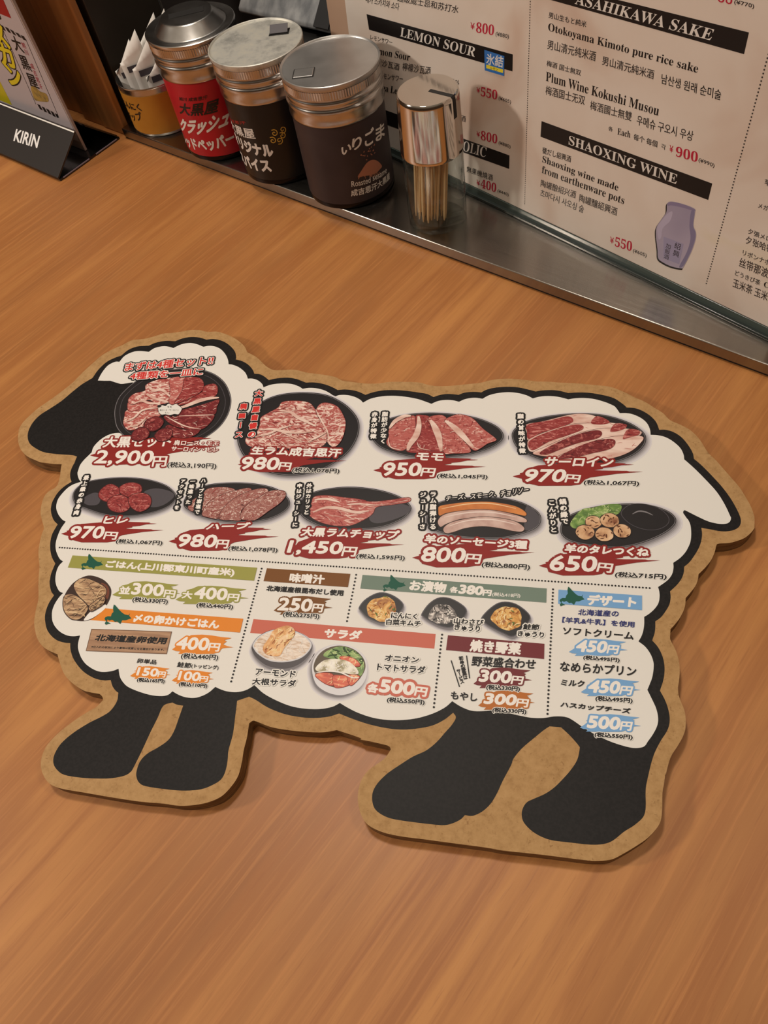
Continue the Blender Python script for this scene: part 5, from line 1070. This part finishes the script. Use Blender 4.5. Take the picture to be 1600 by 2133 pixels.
def lid_patch(c, cap, cx, cy, pw, ph, a, opened=False):
    """pressed tab on the lid top, placed relative to the tin centre"""
    base = Vector((c.x + cx, c.y + cy, c.z + 0.1027)); u = Vector((math.cos(a), math.sin(a), 0)); v = Vector((-math.sin(a), math.cos(a), 0))
    if opened:
        bm = bmesh.new(); box(bm, base - u * pw * 0.55 - v * ph * 0.55, u * pw * 1.1, v * ph * 1.1, UP * 0.0002); obj('opening', bm, hole_m, cap)
        bm = bmesh.new(); box(bm, base - u * pw * 0.5 - v * ph * 0.40 + UP * 0.0006, u * pw, v * ph * 0.86 + UP * 0.0034, UP * 0.0006); bevel(bm, 0.0002); obj('flap', bm, flap_m, cap)
    else:
        bm = bmesh.new(); box(bm, base - u * pw * 0.5 - v * ph * 0.5, u * pw, v * ph, UP * 0.0007); bevel(bm, 0.0005); obj('flap', bm, lid_m, cap)
        for o_, e1, e2 in ((-u * pw * 0.54 + v * ph * 0.50, u * pw * 1.08, v * 0.0009), (-u * pw * 0.54 - v * ph * 0.56, u * pw * 1.08, v * 0.0005), (-u * pw * 0.55 - v * ph * 0.5, u * 0.0005, v * ph), (u * pw * 0.51 - v * ph * 0.5, u * 0.0007, v * ph)):
            bm = bmesh.new(); box(bm, base + o_, e1, e2, UP * 0.00025); obj('groove', bm, mat('groove_grey', S(60, 57, 56), 0.5, 0.6), cap)


CWH = mat('label_white', S(226, 220, 214), 0.5); CTAN = mat('label_tan', S(176, 116, 90), 0.5)
LABD = noise_mat('label_charcoal', [(0.3, S(52, 42, 44)), (0.7, S(64, 53, 54))], nscale=30, rough=0.5, spec=0.3)
LABR = noise_mat('label_red', [(0.3, S(168, 22, 34)), (0.7, S(186, 28, 42))], nscale=30, rough=0.4, spec=0.4)
LABK = mat('label_black', S(26, 23, 23), 0.4, 0, 0.4); LABY = noise_mat('label_yellow', [(0.3, S(172, 116, 38)), (0.7, S(186, 130, 48))], nscale=30, rough=0.5, spec=0.3)

# sesame tin (front)
t, c, lab, cap = tin('sesame_tin', -0.1706, 0.5882, 'charcoal-labelled shaker tin with roasted sesame drawing, flat closed lid, nearest the toothpick dispenser', LABD, 0.0722)
lid_patch(c, cap, -0.0175, -0.0150, 0.0150, 0.0120, 0.10)
M = cyl_map(c, 0.03745)
P = Print(M, 0.00012)
for s, q in (('い', "-3.87,49.03 3.80,51.21 -2.99,55.21"), ('り', "4.98,50.88 12.86,51.95 6.30,59.85"), ('ご', "15.95,50.04 25.21,50.00 17.41,61.83"), ('ま', "26.81,49.16 39.70,46.85 29.16,59.72")): P.text(s, q, [(CWH, 0.32)])
P.build('label_lettering', lab, 0.0015); P = Print(M, 0.00012)
P.text('Roasted', "-0.96,20.72 15.52,19.30 -0.37,25.65", [(CWH, 0.06)]); P.text('sesame', "17.80,19.60 34.95,17.43 18.27,23.05", [(CWH, 0.06)])
P.text('成吉思汗大黒屋', "-2.65,12.29 38.46,9.64 -1.91,18.15", [(CWH, 0.16)])
P.build('label_lettering', lab, 0.0015)
P = Print(M, 0.00014)
P.poly(smooth("5.45,27.92 9.49,32.57 15.02,36.95 20.23,37.14 25.34,33.57 29.62,26.76 26.36,25.27 20.24,24.51 11.21,26.97", 4), CTAN)
rs = random.Random(3)
sx = xy("10.87,40.59 25.48,42.86 5.34,27.28 25.87,22.85")
for k in range(20):
    a = rs.random(); b_ = rs.random(); x = sx[0][0] + a * (sx[1][0] - sx[0][0]); y = sx[0][1] + (b_ - 0.25) * 0.008 + a * (sx[1][1] - sx[0][1])
    P.poly(ellipse(x, y, 0.0007, 0.00035, rs.uniform(0, 3), 10), CTAN)
for k in range(16):
    a = rs.random(); x = sx[2][0] + a * (sx[3][0] - sx[2][0]); y = sx[2][1] + a * (sx[3][1] - sx[2][1]) + rs.uniform(-0.001, 0.001)
    P.poly(ellipse(x, y, 0.0007, 0.00035, rs.uniform(0, 3), 10), CTAN)
P.build('label_drawing', lab, 0.0015)

# spice tin (middle)
t, c, lab, cap = tin('spice_tin', -0.2398, 0.6255, 'black-labelled shaker tin with big white lettering and a scratched lid with open flap', LABK, 0.0722, 'flat', worn_lid)
lid_patch(c, cap, 0.0170, 0.0145, 0.0150, 0.0088, 0.10, True)
M = cyl_map(c, 0.03745); P = Print(M, 0.00012)
CRD = mat('label_crimson', S(170, 40, 36), 0.5)
P.text('成吉思汗', "-56.58,49.44 -26.80,55.83 -56.65,52.34", [(CRD, 0.04)])
P.text('大黒屋', "-56.14,41.88 -21.06,43.75 -56.33,50.79", [(CWH, 0.22)])
P.text('オリジナル', "-55.50,30.58 -9.09,27.91 -55.71,41.01", [(CWH, 0.62)])
P.text('スパイス', "-56.05,12.10 -14.75,14.21 -56.27,23.04", [(CWH, 0.62)])
P.build('label_lettering', lab, 0.0015)
P = Print(M, 0.00014); GOLD = mat('label_gold', S(212, 168, 70), 0.4)
o_, rr, _u = xy("-0.88,44.66 2.18,43.85 0.22,48.98")
for cx, cy, s_ in ((-0.0075, -0.004, 1), (0.0, -0.0055, -1), (-0.0035, 0.004, 1), (0.0065, 0.0055, -1), (0.0045, -0.001, 1)):
    P.stroke([(o_[0] + cx * 0.75 + (0.0004 + 0.00024 * k) * math.cos(s_ * k * 0.7), o_[1] + cy * 0.75 + (0.0004 + 0.00024 * k) * math.sin(s_ * k * 0.7)) for k in range(13)], 0.00038, GOLD)
P.build('label_drawing', lab, 0.0015)

# red pepper tin
t, c, lab, cap = tin('pepper_tin', -0.309, 0.6656, 'red-labelled tin with domed steel lid, crushed red pepper lettering, beside the packet cup', LABR, 0.0722, 'dome', chrome)
bm = bmesh.new(); a = math.atan2(0.06, 0.1); u = Vector((math.cos(0.35), math.sin(0.35), 0)); v = Vector((-u.y, u.x, 0)); bb = c + UP * 0.1114
box(bm, bb - u * 0.015 - v * 0.0045, u * 0.030, v * 0.009, UP * 0.0004); bevel(bm, 0.00015); obj('shaker_slot', bm, hole_m, cap)
M = cyl_map(c, 0.03745); P = Print(M, 0.00012)
P.text('旭川 成吉思汗', "-33.31,56.74 -5.17,57.59 -32.05,60.02", [(LABK, 0.06)])
P.text('大黒屋', "-39.60,43.41 -0.32,45.05 -33.96,54.33", [(LABK, 0.30)])
P.text('クラッシュ', "-51.85,23.23 4.10,30.86 -41.92,37.83", [(CWH, 0.55)])
P.text('レッドペッパー', "-56.49,7.99 7.14,13.73 -56.66,19.12", [(CWH, 0.50)])
P.build('label_lettering', lab, 0.0015)

# open cup with paper packets
c = Vector((-0.3835, 0.7077, ZL)); cup = thing('packet_cup', c, 'short open tin cup with mustard-yellow label holding white paper packets', 'cup')
bm = bmesh.new(); lathe(bm, [(0, 0.0004), (0.0334, 0.0004), (0.0340, 0.0014), (0.0340, 0.0448), (0.0344, 0.0454), (0.0342, 0.0464), (0.0334, 0.0464), (0.0332, 0.0450), (0.0332, 0.0020), (0, 0.0020)], c, 80)
obj('cup_wall', bm, chrome, cup, autosmooth=35)
bm = bmesh.new(); lathe(bm, [(0.0340, 0.0030), (0.0343, 0.0030), (0.0343, 0.0395), (0.0340, 0.0395)], c, 80); lab = obj('paper_label', bm, LABY, cup, autosmooth=35)
P = Print(cyl_map(c, 0.0344), 0.00012)
P.text('にんにく', "-52.12,25.27 -22.40,26.69 -52.22,32.09", [(LABK, 0.22)]); P.text('チップ', "-52.10,10.64 -25.08,17.33 -52.22,18.77", [(LABK, 0.2)])
P.build('label_lettering', lab, 0.0015)
pack_m = noise_mat('packet_paper', [(0.3, S(216, 210, 204)), (0.7, S(236, 232, 226))], nscale=30, rough=0.55); pack_ink = mat('packet_print', S(70, 66, 74), 0.6); crimp_m = mat('packet_crimp', S(214, 208, 202), 0.6)
PK_LAB = ['short white paper packet at the front right of the yellow cup beside the red tin', 'white paper packet with a dark stripe at the front centre of the yellow cup', 'tallest white paper packet, standing at the back of the yellow cup', 'white paper packet with a sharp tip left of centre in the yellow cup', 'white paper packet mostly hidden behind the domed lid of the red tin', 'leftmost white paper packet in the yellow cup, leaning outwards']
SPK = [(0.005, 0.018, 0.05, 0.0, 0.068), (-0.002, 0.0125, 0.0, 0.08, 0.077), (0.004, 0.0005, 0.06, 0.05, 0.089), (-0.008, 0.0075, -0.06, 0.14, 0.083), (0.013, -0.006, 0.08, -0.05, 0.086), (-0.013, 0.0025, -0.12, 0.2, 0.074)]
for k, (du, dv, tilt, yaw, top) in enumerate(SPK):
    f = Vector((-c.x, -c.y, 0)).normalized(); r_ = Vector((-f.y, f.x, 0)); r_ = Vector((-f.y, f.x, 0)); rt = Vector((f.y * -1, f.x, 0))
    ctr = c + rt * du + f * dv + UP * 0.0042
    ax = (rt * math.cos(yaw) + f * math.sin(yaw)).normalized(); nn = Vector((ax.y, -ax.x, 0)).normalized(); up = (UP + ax * tilt * 0.9 - nn * -0.06 * 0).normalized(); nn = ax.cross(up).normalized()
    W_, H_ = 0.0130, top - 0.004
    pk = thing('paper_packet', ctr, PK_LAB[k], 'packet', 'paper packets in the yellow cup')
    bm = bmesh.new(); g = [[], []]
    for s_ in (0, 1):
        for j in range(9):
            row = []
            for i in range(7):
                u_ = i / 6 * 2 - 1; v_ = j / 8; th = 0.0013 * (1 - u_ ** 2) * math.sin(math.pi * min(max(v_, 0.02), 0.98)) + 0.00012
                wv = 0.0010 * math.sin(v_ * 5 + k) * u_
                skew = (0.014 * (u_ - 0.3) if j == 8 else (0.005 * (u_ - 0.3) if j == 7 else 0.0))
                row.append(bm.verts.new(ctr + ax * (u_ * W_) + up * (v_ * H_ * 0.93 + skew) + nn * ((th if s_ else -th) + wv)))
            g[s_].append(row)
    for s_ in (0, 1):
        for j in range(8):
            for i in range(6):
                q = (g[s_][j][i], g[s_][j][i + 1], g[s_][j + 1][i + 1], g[s_][j + 1][i]); bm.faces.new(q if s_ == 0 else q[::-1])
    for j in range(8):
        for i in (0, 6): bm.faces.new((g[0][j][i], g[0][j + 1][i], g[1][j + 1][i], g[1][j][i]))
    for i in range(6):
        for j in (0, 8): bm.faces.new((g[0][j][i], g[0][j][i + 1], g[1][j][i + 1], g[1][j][i]))
    bmesh.ops.recalc_face_normals(bm, faces=bm.faces[:])
    obj('wrapper', bm, pack_m, pk, smooth=True)
    toward = nn if nn.dot(f) > 0 else -nn
    P = Print(lambda x, y, z, ctr=ctr, ax=ax, up=up, tw=toward: ctr + ax * x + up * y + tw * (0.0022 + z), 0.0)
    yy = H_ * 0.62; P.poly([(-0.008, yy), (0.0085, yy + 0.001), (0.0085, yy + 0.0065), (-0.008, yy + 0.0055)], pack_ink)
    P.build('printed_stripe', pk)

# toothpick dispenser
c = Vector((-0.0893, 0.5376, ZL)); dsp = thing('toothpick_dispenser', c, 'clear glass toothpick dispenser with tapered shiny steel cap', 'toothpick dispenser')
glass = bpy.data.materials.new('thin_glass'); glass.use_nodes = True
n = glass.node_tree.nodes; l = glass.node_tree.links; n.clear()
out = n.new('ShaderNodeOutputMaterial'); mxs = n.new('ShaderNodeMixShader'); tr = n.new('ShaderNodeBsdfTransparent'); gl = n.new('ShaderNodeBsdfGlossy'); fr = n.new('ShaderNodeFresnel')
tr.inputs[0].default_value = (0.93, 0.95, 0.94, 1); gl.inputs['Roughness'].default_value = 0.03; ge = n.new('ShaderNodeNewGeometry'); mi_ = n.new('ShaderNodeMapRange'); mi_.inputs['To Min'].default_value = 1.48; mi_.inputs['To Max'].default_value = 1 / 1.48
l.new(ge.outputs['Backfacing'], mi_.inputs[0]); l.new(mi_.outputs[0], fr.inputs[0])
l.new(fr.outputs[0], mxs.inputs[0]); l.new(tr.outputs[0], mxs.inputs[1]); l.new(gl.outputs[0], mxs.inputs[2]); l.new(mxs.outputs[0], out.inputs[0])
bm = bmesh.new(); lathe(bm, [(0, 0.0002), (0.0222, 0.0002), (0.0234, 0.0016), (0.0235, 0.0060), (0.0233, 0.0620), (0.0222, 0.0625), (0.0218, 0.0620), (0.0218, 0.0080), (0.0206, 0.0058), (0, 0.0054)], c, 80)
obj('glass_jar', bm, glass, dsp, smooth=True)
bm = bmesh.new(); lathe(bm, [(0.0226, 0.0612), (0.0238, 0.0606), (0.0240, 0.0618), (0.0237, 0.0630), (0.0226, 0.1010), (0.0222, 0.1030), (0.0212, 0.1042), (0, 0.1042)], c, 96)
mirror = mat('mirror_steel', S(214, 208, 200), 0.10, 1.0)
dcap = obj('steel_cap', bm, mirror, dsp, autosmooth=50)
f = Vector((-c.x, -c.y, 0)).normalized(); rt = Vector((-f.y, f.x, 0)); dr = (rt * 0.80 + f * 0.60).normalized(); sd = Vector((-dr.y, dr.x, 0))
bm = bmesh.new()
path = [(0.002, 0.1044), (0.0214, 0.1044), (0.0224, 0.1033), (0.02285, 0.1012), (0.0232, 0.0890)]
for w0 in (-0.0015, 0.0015):
    pass
vs = [[bm.verts.new(c + dr * r_ + sd * w_ + UP * z) for w_ in (-0.0016, 0.0016)] for r_, z in path]
vs2 = [[bm.verts.new(c + dr * (r_ - 0.0006) + sd * w_ + UP * (z - 0.0008)) for w_ in (-0.0016, 0.0016)] for r_, z in path]
for i in range(4):
    bm.faces.new((vs[i][0], vs[i][1], vs[i + 1][1], vs[i + 1][0])); bm.faces.new((vs2[i][0], vs2[i + 1][0], vs2[i + 1][1], vs2[i][1]))
    for w_ in (0, 1): bm.faces.new((vs[i][w_], vs[i + 1][w_], vs2[i + 1][w_], vs2[i][w_]))
for i in (0, 4): bm.faces.new((vs[i][0], vs[i][1], vs2[i][1], vs2[i][0]))
bmesh.ops.recalc_face_normals(bm, faces=bm.faces[:]); obj('slot', bm, hole_m, dcap)
pick_m = noise_mat('toothpick_wood', [(0.3, S(230, 192, 142)), (0.7, S(246, 220, 178))], scale=(60, 60, 8), nscale=4, rough=0.6)
rp = random.Random(11); picks = []
mesh0 = None
lean_dir = (rt * 0.105 + f * 0.02)
for k in range(700):
    if len(picks) >= 46: break
    x = rp.uniform(-0.0172, 0.0085); y = rp.uniform(-0.0150, 0.0165)
    if math.hypot(x, y) > 0.0162 or any((x - a) ** 2 + (y - b_) ** 2 < 0.00225 ** 2 for a, b_ in picks): continue
    picks.append((x, y))
    b0 = c + rt * (x - 0.0025) + f * y * 0.95 + UP * 0.0064
    if mesh0 is None:
        bm = bmesh.new(); lathe(bm, [(0, 0), (0.0006, 0.0003), (0.00098, 0.006), (0.00102, 0.030), (0.00098, 0.054), (0.0005, 0.0595), (0, 0.060)], Vector((0, 0, 0)), 10)
        o = obj('toothpick', bm, pick_m, None, smooth=True); mesh0 = o.data
    else:
        o = bpy.data.objects.new('toothpick', mesh0); COL.objects.link(o)
    o.location = b0
    o.rotation_euler = (UP + lean_dir * rp.uniform(0.6, 1.0) + rt * rp.uniform(-0.012, 0.012) + f * rp.uniform(-0.015, 0.015)).to_track_quat('Z', 'Y').to_euler()
    tag(o, 'thin pale wooden toothpick standing in the glass toothpick dispenser', 'toothpick', 'toothpicks in the glass dispenser')
bpy.context.view_layer.update()
